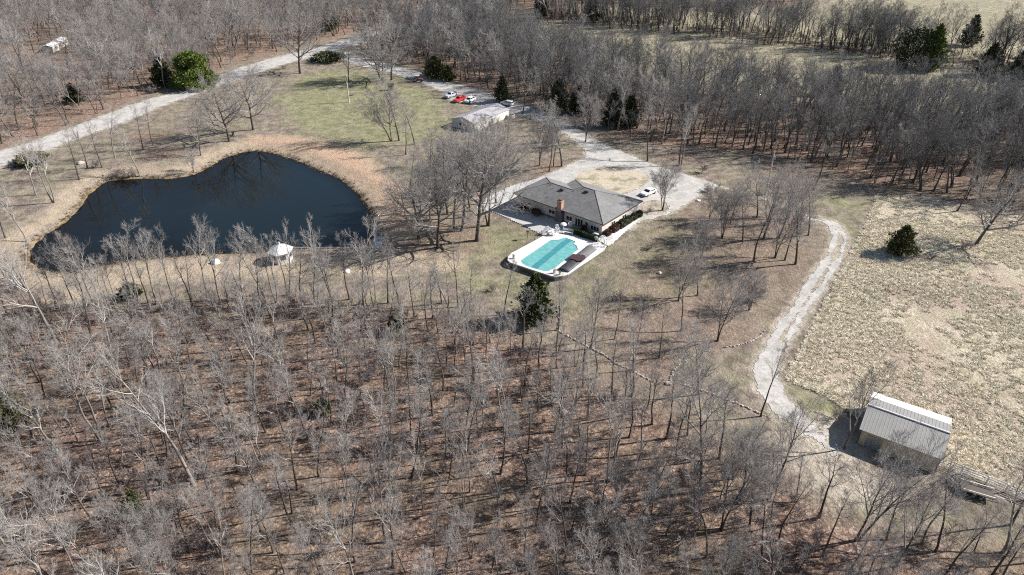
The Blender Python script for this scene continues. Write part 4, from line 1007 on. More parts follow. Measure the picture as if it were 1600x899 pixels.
b = MB(); [b.box(-1.0,1.0,y,y+.11,.42,.47) for y in (-.25,-.11,.03,.17)]; b.build('seat', M['white'], e)
b = MB(); [b.box(-1.0,1.0,.30,.34,z,z+.09) for z in (.55,.70,.85)]; b.build('backrest', M['white'], e)
for x in (-.9,.9):
    MB().box(x-.04,x+.04,-.25,-.17,0,.42).build('leg', M['white'], e); MB().box(x-.04,x+.04,.26,.30,0,.94).build('leg', M['white'], e)
p = PF(941, 383); e = empty('garden_arch', p, R(-42)); tag(e, 'white garden arch at the right corner of the pool deck', 'garden arch')
for y in (-.35,.35):
    b = MB(); n = 14
    pts = [Vector((-.8,y,0)),Vector((-.8,y,1.3))] + [Vector((-.8*math.cos(k*math.pi/n), y, 1.3+.85*math.sin(k*math.pi/n))) for k in range(1,n)] + [Vector((.8,y,1.3)),Vector((.8,y,0))]
    for a, c in zip(pts[:-1], pts[1:]): b.bar(a, c, .07, 6)
    b.build('hoop', M['white'], e)
b = MB()
for k in range(0, n + 1, 2): a = k*math.pi/n; b.bar((-.8*math.cos(a),-.35,1.3+.85*math.sin(a)),(-.8*math.cos(a),.35,1.3+.85*math.sin(a)),.045,5)
for z in (.3,.7,1.1):
    for x in (-.8,.8): b.bar((x,-.35,z),(x,.35,z),.045,5)
b.build('lattice', M['white'], e)
p = G(950, 385, .0); e = empty('handrail_loop', (p[0], p[1], ztp(p[0], p[1]))); tag(e, 'curved white handrail loop beside the garden arch', 'handrail')
b = MB(); pts = [Vector((1.1*math.cos(a)+.0,.7*math.sin(a),.9)) for a in np.linspace(-2.2,2.4,12)]
for a, c in zip(pts[:-1], pts[1:]): b.bar(a, c, .06, 6)
b.build('rail', M['white'], e)
for q in (pts[0], pts[5], pts[-1]): MB().bar((q[0],q[1],-.2),(q[0],q[1],.9),.05,6).build('post', M['white'], e)
p = P(824, 373); e = empty('bird_feeder', p); tag(e, 'dark bird feeder post on the lawn left of the pool', 'bird feeder')
MB().bar((0,0,-.2),(0,0,1.7),.05,6).build('post', M['dark'], e); MB().box(-.3,.3,-.3,.3,1.7,1.95).build('tray', M['darkwood'], e)
def planter(x, y, label, z=.14):
    p = PF(x, y); e = empty('plant_pot', p); tag(e, label, 'plant pot'); MB().bar((0,0,0),(0,0,.45),.22,12,.32).build('pot', M['offwhite'], e)
    b = MB(); rg = random.Random(int(x))
    for k in range(30): a = rg.random()*6.28; b.bar((0,0,.42),(math.cos(a)*.35,math.sin(a)*.35,.6+rg.random()*.5),.02,3)
    b.build('plant', M['olive'], e)
planter(803, 404, 'plant pot at the left corner of the pool deck'); planter(866, 427, 'plant pot at the near corner of the pool deck'); planter(875, 429.5, 'second plant pot near the shelter end, right of the first')

# walk along the right wall
sheet('side_walk', [xy(*q) for q in [(948,371),(990,339),(1001,337),(1000,343),(960,378),(950,386),(944,381)]], .3, .09, M['deckc'], .04)

# ------------------------------------------------------------------ evergreens, shrubs and hedges
def foliage(seed, shape, H, W, n=5200, size=.28, power=1.0):
    """crown of small leaf clumps through the volume of a lumpy shape; returns crown mesh data"""
    rng = np.random.default_rng(seed)
    t = rng.random(n * 3); a = rng.random(n * 3) * 6.2832
    if shape == 'cone':
        z = .04 + .96 * t; R_ = (1 - z) ** .75 * (1 - np.exp(-z * 14)); lump = 1 + .30 * np.sin(a * 3 + z * 9 + seed) + .26 * np.sin(a * 5 - z * 17) + .22 * np.sin(a * 11 + z * 31)
    elif shape == 'dome':
        z = t; R_ = np.sqrt(np.clip(1 - (z * 1.6 - .6) ** 2, 0, 1)); lump = 1 + .22 * np.sin(a * 3 + seed + z * 5) + .20 * np.sin(a * 7 - z * 11) + .2 * np.sin(a * 13 + z * 19)
    else:
        z = t; R_ = np.sqrt(np.clip(1 - z ** 2, 0, 1)); lump = 1 + .3 * np.sin(a * 4 + seed) + .2 * np.sin(a * 9)
    rr = rng.random(n * 3) ** .42 * (1 + .22 * (rng.random(n * 3) < .12))
    keep = rng.random(n * 3) < np.clip(.25 + R_ * .9, 0, 1)
    gap = np.sin(a * 2.7 + z * 21 + seed) + np.sin(z * 33 + a * 4.1) + rng.normal(0, .5, n * 3)
    keep &= gap > -.75
    z, a, R_, lump, rr = z[keep][:n], a[keep][:n], R_[keep][:n], lump[keep][:n], rr[keep][:n]
    m = len(z); x = np.cos(a) * R_ * lump * rr * W / 2; y = np.sin(a) * R_ * lump * rr * W / 2
    C = np.stack([x, y, z * H], -1); C += rng.normal(0, size * .4, C.shape)
    out = unit(np.stack([np.cos(a), np.sin(a), .35 + .4 * rng.random(m)], -1) + rng.normal(0, .45, (m, 3)))
    sd_ = unit(np.cross(out, rng.normal(0, 1, (m, 3)))); s = size * (.5 + rng.random(m))[:, None]
    V = np.stack([C - sd_ * s * .35, C + out * s * .1 + sd_ * s * .45, C + out * s * 1.2, C + out * s * .5 - sd_ * s * .5], 1).reshape(-1, 3)
    return V, np.arange(m * 4).reshape(-1, 4)
def boughs(seed, H, W, nb, n, size, top=.0):
    rng = np.random.default_rng(seed); V = []
    for k in range(nb):
        z = .16 + .84 * (k + rng.random()) / nb; a = k * 2.4 + rng.normal(0, .4)
        Rm = math.sqrt(max(.02, 1 - (z * 1.35 - .42) ** 2)); rr = Rm * rng.uniform(.25, 1.0)
        c = np.array([math.cos(a) * rr * W / 2 * .82, math.sin(a) * rr * W / 2 * .82, z * H - .15 * H * rr])
        m = n // nb; q = rng.normal(0, 1, (m, 3)); q = unit(q) * (rng.random((m, 1)) ** .4)
        sz = W * rng.uniform(.13, .20); C = c + q * [sz, sz, sz * .48] + np.array([0, 0, .12]) * sz * q[:, :1]
        out = unit(q + [0, 0, .8] + rng.normal(0, .5, (m, 3))); sd_ = unit(np.cross(out, rng.normal(0, 1, (m, 3)))); s = size * (.5 + rng.random(m))[:, None]
        V.append(np.stack([C - sd_ * s * .3, C + sd_ * s * .3, C + out * s * 1.2 + sd_ * s * .15, C + out * s * 1.1 - sd_ * s * .15], 1).reshape(-1, 3))
    V = np.concatenate(V); return V, np.arange(len(V)).reshape(-1, 4)
def evergreen(name, x, y, H, W, shape, mat, label, cat, n=4200, size=.3, group=None):
    p = P(x, y); e = empty(name, p); tag(e, label, cat, group)
    V, Q = boughs(int(x * 7 + y), H, W, 42, n * 2, size * .8) if name == 'pine_tree' else foliage(int(x * 7 + y), shape, H, W, n, size)
    link('crown', np_mesh('crown', V, Q, M[mat]), e)
    if shape != 'low': MB().bar((0,0,-.4),(0,0,H*.8),.05+H*.018,8,.03).build('trunk', M['trunk'], e)
    return e
EV = [
 ('cedar_tree',836,500,9.8,7.6,'cone','cedarlit','broad dark cedar standing alone below the pool, casting a black shadow',6500,.30),
 ('cedar_tree',1405,396,6.4,6.2,'cone','olive','small bushy cedar alone in the dry tussock field',4500,.30),
 ('pine_tree',308,136,12.5,17,'dome','pine','large rounded bright green pine beside the road',9000,.55),
 ('cedar_tree',258,134,10.5,9.5,'cone','cedar','dark cedar just left of the bright green pine',5000,.45),
 ('cedar_tree',118,160,6.5,6.0,'cone','cedar','small dark cedar in the woods left of the pine',3000,.4),
 ('cedar_tree',516,48,13,9,'cone','cedar','dark cedar above the road bend',3500,.5),
 ('juniper_bush',513,95,3.4,12,'dome','cedar','wide low dark juniper in the corner of road and driveway',5000,.42),
 ('cedar_tree',680,121,8.0,10,'cone','olive','olive green cedar on the far side of the driveway',5000,.42),
 ('cedar_tree',700,126,5.5,6,'cone','olive','smaller olive cedar right of its bigger neighbour',2500,.4),
 ('cedar_tree',872,170,9.5,7,'cone','cedar','dark cedar behind the driveway, leftmost of the four by the wood edge',3500,.42),
 ('cedar_tree',902,176,9,7,'cone','cedar','dark cedar at the wood edge, second of the four from left',3500,.42),
 ('cedar_tree',956,196,11,6.5,'cone','cedar','tall dark cedar at the wood edge, third of the four from left',3500,.42),
 ('cedar_tree',984,198,10,6,'cone','cedar','tall dark cedar at the wood edge, rightmost of the four',3500,.42),
 ('cedar_tree',1450,110,17,11,'cone','pine','tall bright cedar in the tree line between the pale fields',4500,.6),
 ('cedar_tree',1424,106,15,16,'dome','cedar','massive dark cedar left of the bright one in the tree line',4500,.6),
 ('cedar_tree',1540,118,12,10,'cone','cedar','dark cedar near the right end of the tree line',3500,.55),
 ('cedar_tree',1588,124,11,10,'cone','cedar','rightmost dark cedar of the tree line',3500,.55),
 ('cedar_tree',1300,148,10,7,'cone','cedar','dark cedar at the far edge of the upper right wood',2500,.5),
 ('cedar_tree',925,35,14,9,'cone','cedar','dark cedar by the gap of the far tree line',2500,.6),
 ('cedar_tree',845,28,14,8,'cone','cedar','dark cedar at the left start of the far tree line',2500,.6),
 ('cedar_tree',785,160,9,6,'cone','cedar','dark cedar behind the parked vehicles and garage',3000,.4),
 ('cedar_tree',14,668,8.0,6.5,'cone','olive','olive green cedar at the left picture edge in the foreground wood',5500,.28),
 ('cedar_tree',215,800,4.0,2.6,'cone','olive','small olive cedar among bare trunks at lower left',2400,.16),
 ('cedar_tree',620,520,3.8,3.6,'cone','olive','small olive cedar at the top edge of the foreground wood',3200,.25),
 ('cedar_tree',205,462,2.8,4.2,'cone','cedar','small dark cedar on the dam slope',3000,.25),
 ('cedar_tree',50,256,3.0,7,'dome','olive','low olive cedar beside the road at the far left',3500,.35),
 ('cedar_tree',505,645,2.6,2.8,'cone','olive','low olive cedar seedling in the middle of the foreground wood',2400,.22),
 ('cedar_tree',1512,72,13,9,'cone','cedar','dark pointed cedar behind the right part of the tree line',2500,.6),
]
for nm, x, y, H, W, sh, mt, l, n, s in EV: evergreen(nm, x, y, H, W, sh, mt, l, 'bush' if 'bush' in nm else 'evergreen tree', n, s)
def hedge(c, L, W, H, rz, mat, label, n=4500, round_=False):
    e = empty('clipped_hedge', (c[0], c[1], .1), rz); tag(e, label, 'hedge'); rng = np.random.default_rng(int(abs(c[0]) * 31))
    # leaves packed to the surface of a soft box
    q = rng.random((n, 3)) * 2 - 1; f = rng.integers(0, 3, n); sg = np.sign(q[np.arange(n), f]); q[np.arange(n), f] = sg * (.86 + .14 * rng.random(n))
    q[:, 2] = np.where((f == 2) & (sg < 0), -q[:, 2], q[:, 2])
    if round_: q = q / np.maximum(1, np.linalg.norm(q * [1, 1, .9], axis=1))[:, None]
    C = q * [L / 2, W / 2, H / 2] + [0, 0, H / 2] + rng.normal(0, .03, (n, 3))
    D = unit(q * [.3, 1, 1] + rng.normal(0, .6, (n, 3))); S_ = unit(np.cross(D, rng.normal(0, 1, (n, 3)))); s = .12
    V = np.stack([C - S_ * s * .5, C + D * s * .3 + S_ * s * .5, C + D * s, C + D * s * .4 - S_ * s * .5], 1).reshape(-1, 3)
    link('leaves', np_mesh('leaves', V, np.arange(n * 4).reshape(-1, 4), M[mat]), e)
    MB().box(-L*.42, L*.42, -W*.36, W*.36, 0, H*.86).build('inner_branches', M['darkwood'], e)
h1 = np.array(xy(900,366)); h2 = np.array(xy(923,373.5)); hd = math.atan2(*(h2 - h1)[::-1])
hedge(h1, 2.6, 1.1, 1.1, hd, 'hedge', 'clipped green hedge next to the white bench'); hedge(h2, 4.4, 1.1, 1.15, hd, 'hedge', 'longer clipped green hedge between the bench hedge and garden arch')
for (u, v, L, W, H, mt, l) in [(26.3,1.6,1.9,1.5,1.3,'russet','russet round shrub at the near corner of the house wall'),(26.4,4.4,2.3,1.7,1.6,'russet','larger russet shrub beside the sunny side wall'),(26.5,7.2,2.6,1.7,1.8,'hedge','dark green shrub in the middle of the side wall'),
        (26.5,9.6,2.4,1.6,1.7,'hedge','dark green shrub right of the middle one along the side wall'),(26.5,12.0,2.2,1.6,1.5,'hedge','dark green shrub near the far end of the side wall'),(26.6,14.2,1.8,1.5,1.4,'hedge','last dark green shrub at the far corner of the side wall'),
        (3.2,-.4,2.2,1.2,1.2,'russet','brown shrub against the shaded house wall near its left end'),(7.6,-.5,2.4,1.3,1.3,'russet','brown shrub against the shaded wall left of the chimney'),(21.2,-.2,1.3,1.0,1.4,'russet','brown shrub between the glass doors and the end window')]:
    wp = frame2world(HA, HT, u, v); hedge(wp, L, W, H, HT + (math.pi/2 if u > 25 else 0), mt, l, 2600, True)

def bare_shrub(x, y, H, W, label, mat=None, v=0, name='bare_shrub'):
    e = place_tree(name, BUSHT[v % 3], P(x, y), H, label, 'shrub', wide=W / H / .9, trunk='stems', crown='twigs'); return e
SHR = [(1097,270,2.6,3.6,'rounded bare shrub above the gravel yard corner'),(1107,300,1.7,4.2,'low dark bare shrub on the corner of the gravel yard'),(966,468,1.6,3.4,'low dark shrub alone on the lawn below the pool'),(1015,389,1.2,2.8,'small dark shrub on the lawn right of the pool'),
       (1180,470,3.2,5,'spreading bare shrub left of the gravel track bend'),(443,108,1.8,3.2,'small bare shrub below the road bend'),(182,278,3.0,6,'dark bare shrub on the pond shore at the inlet'),(150,262,2.2,4,'bare shrub between road and pond inlet'),
       (205,276,2.4,5,'bare shrub overhanging the upper left pond shore'),(1508,392,2.4,4,'bare shrub under the leaning tree in the field'),(1455,405,1.3,2.6,'small orange brown shrub in the field'),(1090,700,1.8,3,'bare shrub among leaf litter right of the middle wood'),
       (240,145,2.6,6,'bare thicket beside the cedar at the road edge'),(1015,332,1.2,1.8,'dark low shrub inside the oval bed by the house'),(1305,655,2.2,2.6,'bare shrub in front of the barn door'),(30,455,2.8,5,'bare shrub at the left end of the dam'),(770,455,1.6,2.4,'small bare shrub below the pool wall')]
for i, (x, y, H, W, l) in enumerate(SHR): bare_shrub(x, y, H, W, l, v=i)

# ------------------------------------------------------------------ single bare trees one can point to (foot x, foot y, top y, kind, lean, label)
def label_ok(l): return l
LM = [
 ('shade_tree',469,115,28,'O',0,'large bare oak at the lawn corner beside the road bend'),
 ('shade_tree',396,203,112,'O',1,'wide bare oak above the pond between road and lawn'),
 ('shade_tree',359,221,136,'O',3,'spreading bare oak left of the wide oak above the pond'),
 ('shade_tree',314,243,180,'V',0,'smaller bare tree by the upper pond shore'),
 ('shade_tree',596,127,52,'O',2,'bare oak beside the driveway, left of a close pair'),
 ('shade_tree',612,125,48,'O',0,'bare oak beside the driveway, right of a close pair'),
 ('shade_tree',611,221,142,'V',1,'bare tree leaning left on the lawn beside a straighter one'),
 ('shade_tree',624,220,128,'V',3,'bare tree with open fork near the middle of the lawn'),
 ('shade_tree',545,128,70,'V',0,'thin bare tree on the lawn behind the utility pole'),
 ('pond_tree',219,277,196,'P',0,'pale slender tree on the upper pond shore'),
 ('pond_tree',303,271,236,'V',1,'small dark tree leaning over the pond shore'),
 ('pond_tree',84,317,210,'P',1,'pale forked tree standing alone left of the pond'),
 ('pond_tree',57,305,222,'P',2,'pale leaning tree nearest the road left of the pond'),
 ('pond_tree',124,281,205,'T',1,'bare tree between road and pond inlet, left of three'),
 ('pond_tree',136,263,195,'T',2,'bare tree between road and pond inlet, middle of three'),
 ('pond_tree',160,262,190,'T',3,'bare tree between road and pond inlet, right of three'),
 ('pond_tree',224,234,165,'T',4,'bare tree below the road above the pond'),
 ('pond_tree',240,228,160,'T',5,'second bare tree below the road above the pond, further right'),
 ('pond_tree',180,247,170,'P',3,'pale bare tree by the road above the pond inlet'),
 ('pond_tree',42,378,290,'P',0,'pale tree at the left tip of the pond'),
 ('pond_tree',8,372,292,'T',0,'bare tree at the left picture edge beside the pond'),
 ('yard_tree',655,373,268,'O',3,'broad bare oak right of the pond dock'),
 ('yard_tree',684,387,272,'O',1,'thick trunked bare oak nearest the pond dock'),
 ('yard_tree',709,362,240,'T',0,'slender bare tree in the cluster left of the house, leftmost'),
 ('yard_tree',720,361,215,'T',2,'tall slender bare tree, one of a tight pair left of the house'),
 ('yard_tree',726,340,205,'T',6,'bare tree at the back of the cluster left of the house'),
 ('yard_tree',746,376,232,'O',0,'large bare tree in front of the cluster left of the house'),
 ('yard_tree',763,353,225,'V',2,'bare tree closest to the left house corner'),
 ('yard_tree',700,335,212,'T',5,'bare tree behind the oaks by the dock'),
 ('yard_tree',775,318,218,'T',1,'bare tree beside the driveway spur left of the house'),
 ('yard_tree',640,310,230,'T',7,'bare tree on the straw bank above the dock'),
 ('yard_tree',748,300,222,'V',2,'bare tree between garage and house, leftmost'),
 ('yard_tree',648,226,165,'V',3,'bare tree left of the garage gable'),
 ('yard_tree',634,242,172,'T',4,'slim bare tree on the lawn left of the garage'),
 ('yard_tree',672,262,205,'V',0,'bushy bare tree in front of the garage gable'),
 ('yard_tree',816,179,100,'T',2,'bare tree by the driveway, left of the pair right of the garage'),
 ('yard_tree',829,187,108,'T',3,'bare tree by the driveway, right of the pair beside the garage'),
 ('yard_tree',843,259,182,'V',1,'bare tree behind the house, leftmost of the row of four'),
 ('yard_tree',858,268,195,'T',4,'bare tree behind the house, nearest of the row of four'),
 ('yard_tree',865,260,200,'T',6,'thin bare tree behind the house in the row of four'),
 ('yard_tree',878,260,172,'V',3,'bare tree behind the house, rightmost of the row of four'),
 ('yard_tree',1035,329,262,'V',2,'many forked bare tree beside the white sedan'),
 ('yard_tree',1012,252,165,'T',5,'bare tree on the far side of the gravel yard'),
 ('yard_tree',1061,259,165,'T',1,'bare tree, left of the close pair behind the gravel yard'),
 ('yard_tree',1065,258,172,'P',2,'greyer bare tree, right of the close pair behind the gravel yard'),
 ('yard_tree',915,222,150,'V',1,'light grey bare tree at the wood edge above the driveway'),
 ('orchard_tree',1141,349,290,'V',0,'bare tree in the grove right of the house, furthest left'),
 ('orchard_tree',1160,378,300,'V',3,'bare tree in the grove right of the house, second row left'),
 ('orchard_tree',1095,405,345,'V',2,'multi stemmed bare tree at the near left of the grove'),
 ('orchard_tree',1178,409,308,'T',3,'tall bare tree at the front of the grove, leftmost of four'),
 ('orchard_tree',1211,403,318,'V',1,'bare tree at the front of the grove, second of four'),
 ('orchard_tree',1226,407,318,'T',0,'bare tree at the front of the grove, third of four'),
 ('orchard_tree',1243,413,310,'V',3,'leaning bare tree at the front of the grove, rightmost of four'),
 ('orchard_tree',1193,373,272,'V',0,'bare tree in the middle of the grove'),
 ('orchard_tree',1199,352,262,'T',6,'dense bare tree at the back of the grove'),
 ('orchard_tree',1230,343,268,'V',1,'bare tree at the back of the grove beside the path'),
 ('orchard_tree',1263,368,290,'V',3,'bare tree of the grove nearest the gravel track bend'),
 ('orchard_tree',1271,297,205,'T',4,'bare tree alone between grove and upper right wood'),
 ('yard_tree',1121,533,432,'V',1,'bare tree left of the gravel track with low dark limbs'),
 ('yard_tree',1170,485,432,'V',2,'small bare tree left of the gravel track'),
 ('yard_tree',988,579,472,'T',6,'bare tree standing on the stone row'),
 ('yard_tree',923,545,446,'V',0,'bare tree with upswept crown above the stone row'),
 ('yard_tree',869,516,430,'T',2,'bare tree at the upper end of the stone row'),
 ('yard_tree',1065,517,420,'T',5,'tall slender bare tree in the lower yard'),
 ('yard_tree',1090,617,520,'V',3,'bare tree between the two lower stone rows'),
 ('yard_tree',1189,651,545,'T',7,'bare tree beside the gravel track at the end of the stone row'),
 ('yard_tree',1093,768,585,'V',3,'big bare tree with flared trunk in the lower right wood edge'),
 ('yard_tree',1339,844,690,'V',1,'tall leaning bare tree in front of the barn'),
 ('yard_tree',1318,702,590,'V',0,'dark many branched tree against the left end of the barn'),
 ('yard_tree',1213,755,640,'V',0,'bare tree on the bare dusty ground left of the barn'),
 ('yard_tree',1171,822,700,'V',3,'bare tree, right of two below the dusty ground'),
 ('yard_tree',1127,828,690,'V',1,'bare tree, left of two below the dusty ground'),
 ('yard_tree',1440,850,740,'T',3,'bare tree at lower right under the barn, left of a clump'),
 ('yard_tree',1462,862,735,'T',5,'bare tree at lower right under the barn, middle of a clump'),
 ('yard_tree',1400,885,770,'V',0,'wide bare tree at the lower right foreground'),
 ('yard_tree',1525,382,282,'O',3,'dark leaning tree standing in the right of the tussock field'),
 ('yard_tree',1495,330,250,'T',2,'bare tree at the corner of field and upper right wood'),
 ('yard_tree',1580,820,700,'T',6,'bare tree at the right picture edge below the fence'),
 ('yard_tree',788,492,412,'T',7,'bare tree just left of the dark cedar below the pool'),
 ('yard_tree',1128,372,308,'V',2,'bare tree in the grove, between its far left tree and the multi stemmed one'),
 ('yard_tree',1108,345,292,'V',1,'small bare tree on the lawn just left of the grove'),
 ('yard_tree',1252,330,262,'T',3,'slim bare tree behind the gravel track bend'),
 ('yard_tree',1183,340,268,'V',3,'bare tree at the back left of the grove'),
 ('yard_tree',1216,372,290,'T',2,'slim bare tree in the middle right of the grove'),
 ('yard_tree',1060,470,400,'V',1,'bare tree on the lawn slope below the grove'),
 ('yard_tree',1090,462,388,'V',3,'second bare tree on the lawn slope below the grove'),
 ('yard_tree',1030,560,478,'T',1,'slender bare tree above the curved stone row'),
 ('yard_tree',960,530,450,'T',4,'slender bare tree above the long stone row'),
 ('yard_tree',690,320,222,'V',0,'pale bare tree in the cluster right of the straw bank'),
 ('yard_tree',735,330,232,'V',3,'wide bare tree in the middle of the cluster left of the house'),
 ('yard_tree',672,345,250,'V',1,'bare tree just behind the oak by the dock'),
 ('yard_tree',760,262,190,'V',2,'bare tree on the lawn below the garage'),
 ('yard_tree',790,246,186,'V',0,'small bare tree between garage and driveway bend'),
 ('yard_tree',800,566,478,'P',1,'pale bare tree below and left of the dark cedar'),
]
KIND = {'O': (OAK, 1.0), 'V': (VASE, 1.0), 'T': (TALL, 1.0), 'P': (PALE, 1.0)}
LMXY = []
for (nm, x, y, yt, k, v, l) in LM:
    p = P(x, y); h = max(4.0, hpx(x, y, yt) * 1.03); var = KIND[k][0]; LMXY.append((p[0], p[1]))
    ln = (0, 0)
    if 'leaning left' in l: ln = (0, R(-11))
    elif 'leaning bare tree in front of the barn' in l or 'leaning tree standing' in l: ln = (0, R(9))
    place_tree(nm, var[v % len(var)], p, h, l, 'bare tree', rz=(v * 1.7) % 6.28 if ln == (0, 0) else 0.0, lean=ln, wide=.78 if y > 500 else 1.0)
# two big pale trees
for (x, y, yt, v, l) in [(302,758,560,3,'big white limbed tree with bleached branches in the lower left wood'),(160,690,520,1,'tall pale forked tree left of the bleached one'),(878,700,585,2,'white barked tree in the centre of the foreground wood'),
                         (87,535,372,2,'tall pale tree rising in front of the left pond tip'),(400,625,480,0,'pale tree in the left middle of the foreground wood')]:
    p = P(x, y); LMXY.append((p[0], p[1])); place_tree('pale_tree', PALE[v], p, hpx(x, y, yt) * 1.03, l, 'bare tree')
ORDN = ['leftmost','second','third','fourth','fifth','sixth','seventh','eighth','ninth','tenth','eleventh','twelfth','thirteenth','fourteenth','fifteenth','sixteenth','seventeenth','eighteenth','nineteenth','twentieth','twenty-first','twenty-second','twenty-third','twenty-fourth','twenty-fifth','twenty-sixth','twenty-seventh']
DX = [60,120,215,245,300,345,380,410,455,492,520,546,585,625,690,716,736,180,660,145,272,325,432,470,568,606,40]
for i, (x, y, yt) in enumerate([(60,478,372),(120,482,362),(215,470,352),(245,476,362),(300,468,378),(345,476,352),(380,468,344),(410,480,362),(455,474,360),(492,475,350),(520,478,340),(546,468,352),(585,480,360),(625,484,374),(690,474,384),(716,480,366),(736,472,400),(180,476,372),(660,470,400),(145,476,360),(272,472,356),(325,470,352),(432,474,348),(470,478,350),(568,476,356),(606,474,360),(40,470,380)]):
    p = P(x, y); LMXY.append((p[0], p[1])); var = (PALE + TALL)[[0, 6, 1, 2, 4, 2, 3, 7, 0, 0, 3, 8, 1, 11, 4, 5, 6, 1, 2, 2, 0, 3, 1, 9, 3, 5, 0][i]]
    place_tree('dam_tree', var, p, hpx(x, y, yt) * (.86 + .24 * ((x * 7) % 10) / 10), ('%s bare tree in the row below the pond dam, %s from left' % ('pale' if var in PALE else 'grey', ORDN[sorted(DX).index(x)])), 'bare tree', 'bare trees below the pond dam', wide=.82)

# ------------------------------------------------------------------ foreground wood
def in_view(x, y, z=0, mx=60, my=130):
    v = np.array([x, y, z - CAM_H]); zc = v[1] * math.cos(PITCH) - v[2] * math.sin(PITCH); yc = v[1] * math.sin(PITCH) + v[2] * math.cos(PITCH)
    if zc < 5: return False
    px, py = 800 + FPX * v[0] / zc, 449.5 - FPX * yc / zc
    return -mx < px < 1600 + mx and -40 < py < 899 + my
def scatter(poly, rmin, seed, tries=14, avoid=(), view=True, mx=60, my=130, dens=None, zh=0):
    rng = np.random.default_rng(seed); P2 = np.array(poly); x0, y0 = P2.min(0); x1, y1 = P2.max(0); y0 = max(y0, 34)
    cell = rmin / 1.4143; grid = {}
    xs = np.arange(x0, x1, rmin * .93); out = []
    N_ = int((x1 - x0) * (y1 - y0) / rmin ** 2 * tries / 5); C = np.stack([rng.uniform(x0, x1, N_), rng.uniform(y0, y1, N_)], -1)
    C = C[sdf(poly, C[:, 0], C[:, 1]) < 0]
    if dens is not None: C = C[rng.random(len(C)) < dens(C[:, 0], C[:, 1])]
    if view:
        dz = -CAM_H; zc = C[:, 1] * math.cos(PITCH) - dz * math.sin(PITCH); yc = C[:, 1] * math.sin(PITCH) + dz * math.cos(PITCH)
        px = 800 + FPX * C[:, 0] / zc; py = 449.5 - FPX * yc / zc; C = C[(px > -mx) & (px < 1600 + mx) & (py < 899 + my) & (py > -170)]
    for p in avoid: grid.setdefault((int(p[0] // rmin), int(p[1] // rmin)), []).append(p)
    for p in C:
        i, j = int(p[0] // rmin), int(p[1] // rmin); ok = True
        for a in (-1, 0, 1):
            for c in (-1, 0, 1):
                for q in grid.get((i + a, j + c), ()):
                    if (q[0] - p[0]) ** 2 + (q[1] - p[1]) ** 2 < rmin * rmin: ok = False; break
                if not ok: break
            if not ok: break
        if ok: grid.setdefault((i, j), []).append(tuple(p)); out.append(tuple(p))
    return out
fg = scatter(WOODS_FG, 3.1, 5, 20, LMXY, mx=110, my=260)
fg.sort(key=lambda p: p[0] ** 2 + p[1] ** 2)
n_ind = 300 - len(LMXY)
cols = ['far left part', 'left part', 'middle part', 'right part', 'far right part']; rows = ['front', 'second', 'third', 'back']
items = []
rg = random.Random(12)
for i, p in enumerate(fg[:n_ind]):
    v = np.array([p[0], p[1], -CAM_H]); zc = v[1] * math.cos(PITCH) - v[2] * math.sin(PITCH); yc = v[1] * math.sin(PITCH) + v[2] * math.cos(PITCH)
    px, py = 800 + FPX * v[0] / zc, 449.5 - FPX * yc / zc
    pale = rg.random() < (.30 if px < 750 else .12); r_ = rg.random()
    if pale: var = PALE[rg.randrange(4)]; look = 'pale'
    elif r_ < .78: var = TALL[rg.randrange(8)]; look = 'slender dark'
    else: var = VASE[rg.randrange(4)]; look = 'spreading'
    h = rg.uniform(7.5, 15.5) if look != 'spreading' else rg.uniform(6, 11)
    size = 'tall' if h > 12.6 else ('short' if h < 10 else 'middling')
    items.append([px, py, p, var, h, (size, look, cols[min(4, max(0, int(px // 320)))], rows[0 if py > 860 else 1 if py > 760 else 2 if py > 660 else 3])])
cls = {}
for it in items: cls.setdefault(it[5], []).append(it)
ORD = ['leftmost', 'second from left', 'third from left', 'fourth from left', 'fifth from left', 'sixth from left', 'seventh from left', 'eighth from left', 'ninth from left', 'tenth from left', 'eleventh from left', 'twelfth from left']
for key, ms in cls.items():
    ms.sort(key=lambda m: m[0])
    for j, (px, py, p, var, h, k) in enumerate(ms):
        base_ = '%s %s tree, %s row in the %s of the foreground wood' % (k[0], k[1], k[3], k[2])
        l = base_ if len(ms) == 1 else '%s %s %s tree, %s row, %s of the foreground wood' % (ORD[min(j, 11)], k[0], k[1], k[3], k[2])
        place_tree('bare_tree', var, (p[0], p[1], ztp(*p)), h, l, 'bare tree', 'bare trees of the foreground wood', lean=(rg.gauss(0, .06), rg.gauss(0, .06)), wide=rg.uniform(.66, 1.0))

for i, (x, y, L_, a, l) in enumerate([(372,598,5.5,.35,'pale fallen trunk at the left middle of the foreground wood'),(505,606,5.0,.1,'pale fallen trunk lying level in the middle of the foreground wood'),(868,640,4.5,2.2,'thin fallen trunk slanting through the central wood'),
        (240,868,4.0,.6,'fallen trunk near the lower left corner'),(700,850,5.0,.15,'dark fallen trunk in the lower middle wood'),(1010,735,4.0,2.7,'fallen trunk left of the big tree in the lower right wood'),(1240,868,4.5,.3,'fallen trunk at the lower right below the dusty ground')]):
    p = P(x, y); e = empty('fallen_log', p, a); tag(e, l, 'fallen log'); m_ = M['palet'] if 'pale' in l else M['trunk']
    MB().bar((-L_/2,0,.14),(L_/2,0,.2),.17,8,.07).build('trunk', m_, e)
    for k in range(4):
        t_ = -.1 + k * .17; MB().bar((L_*t_,0,.17),(L_*t_+.8,(-1)**k*1.0,.5+.15*k),.05,5,.015).build('branch', m_, e)

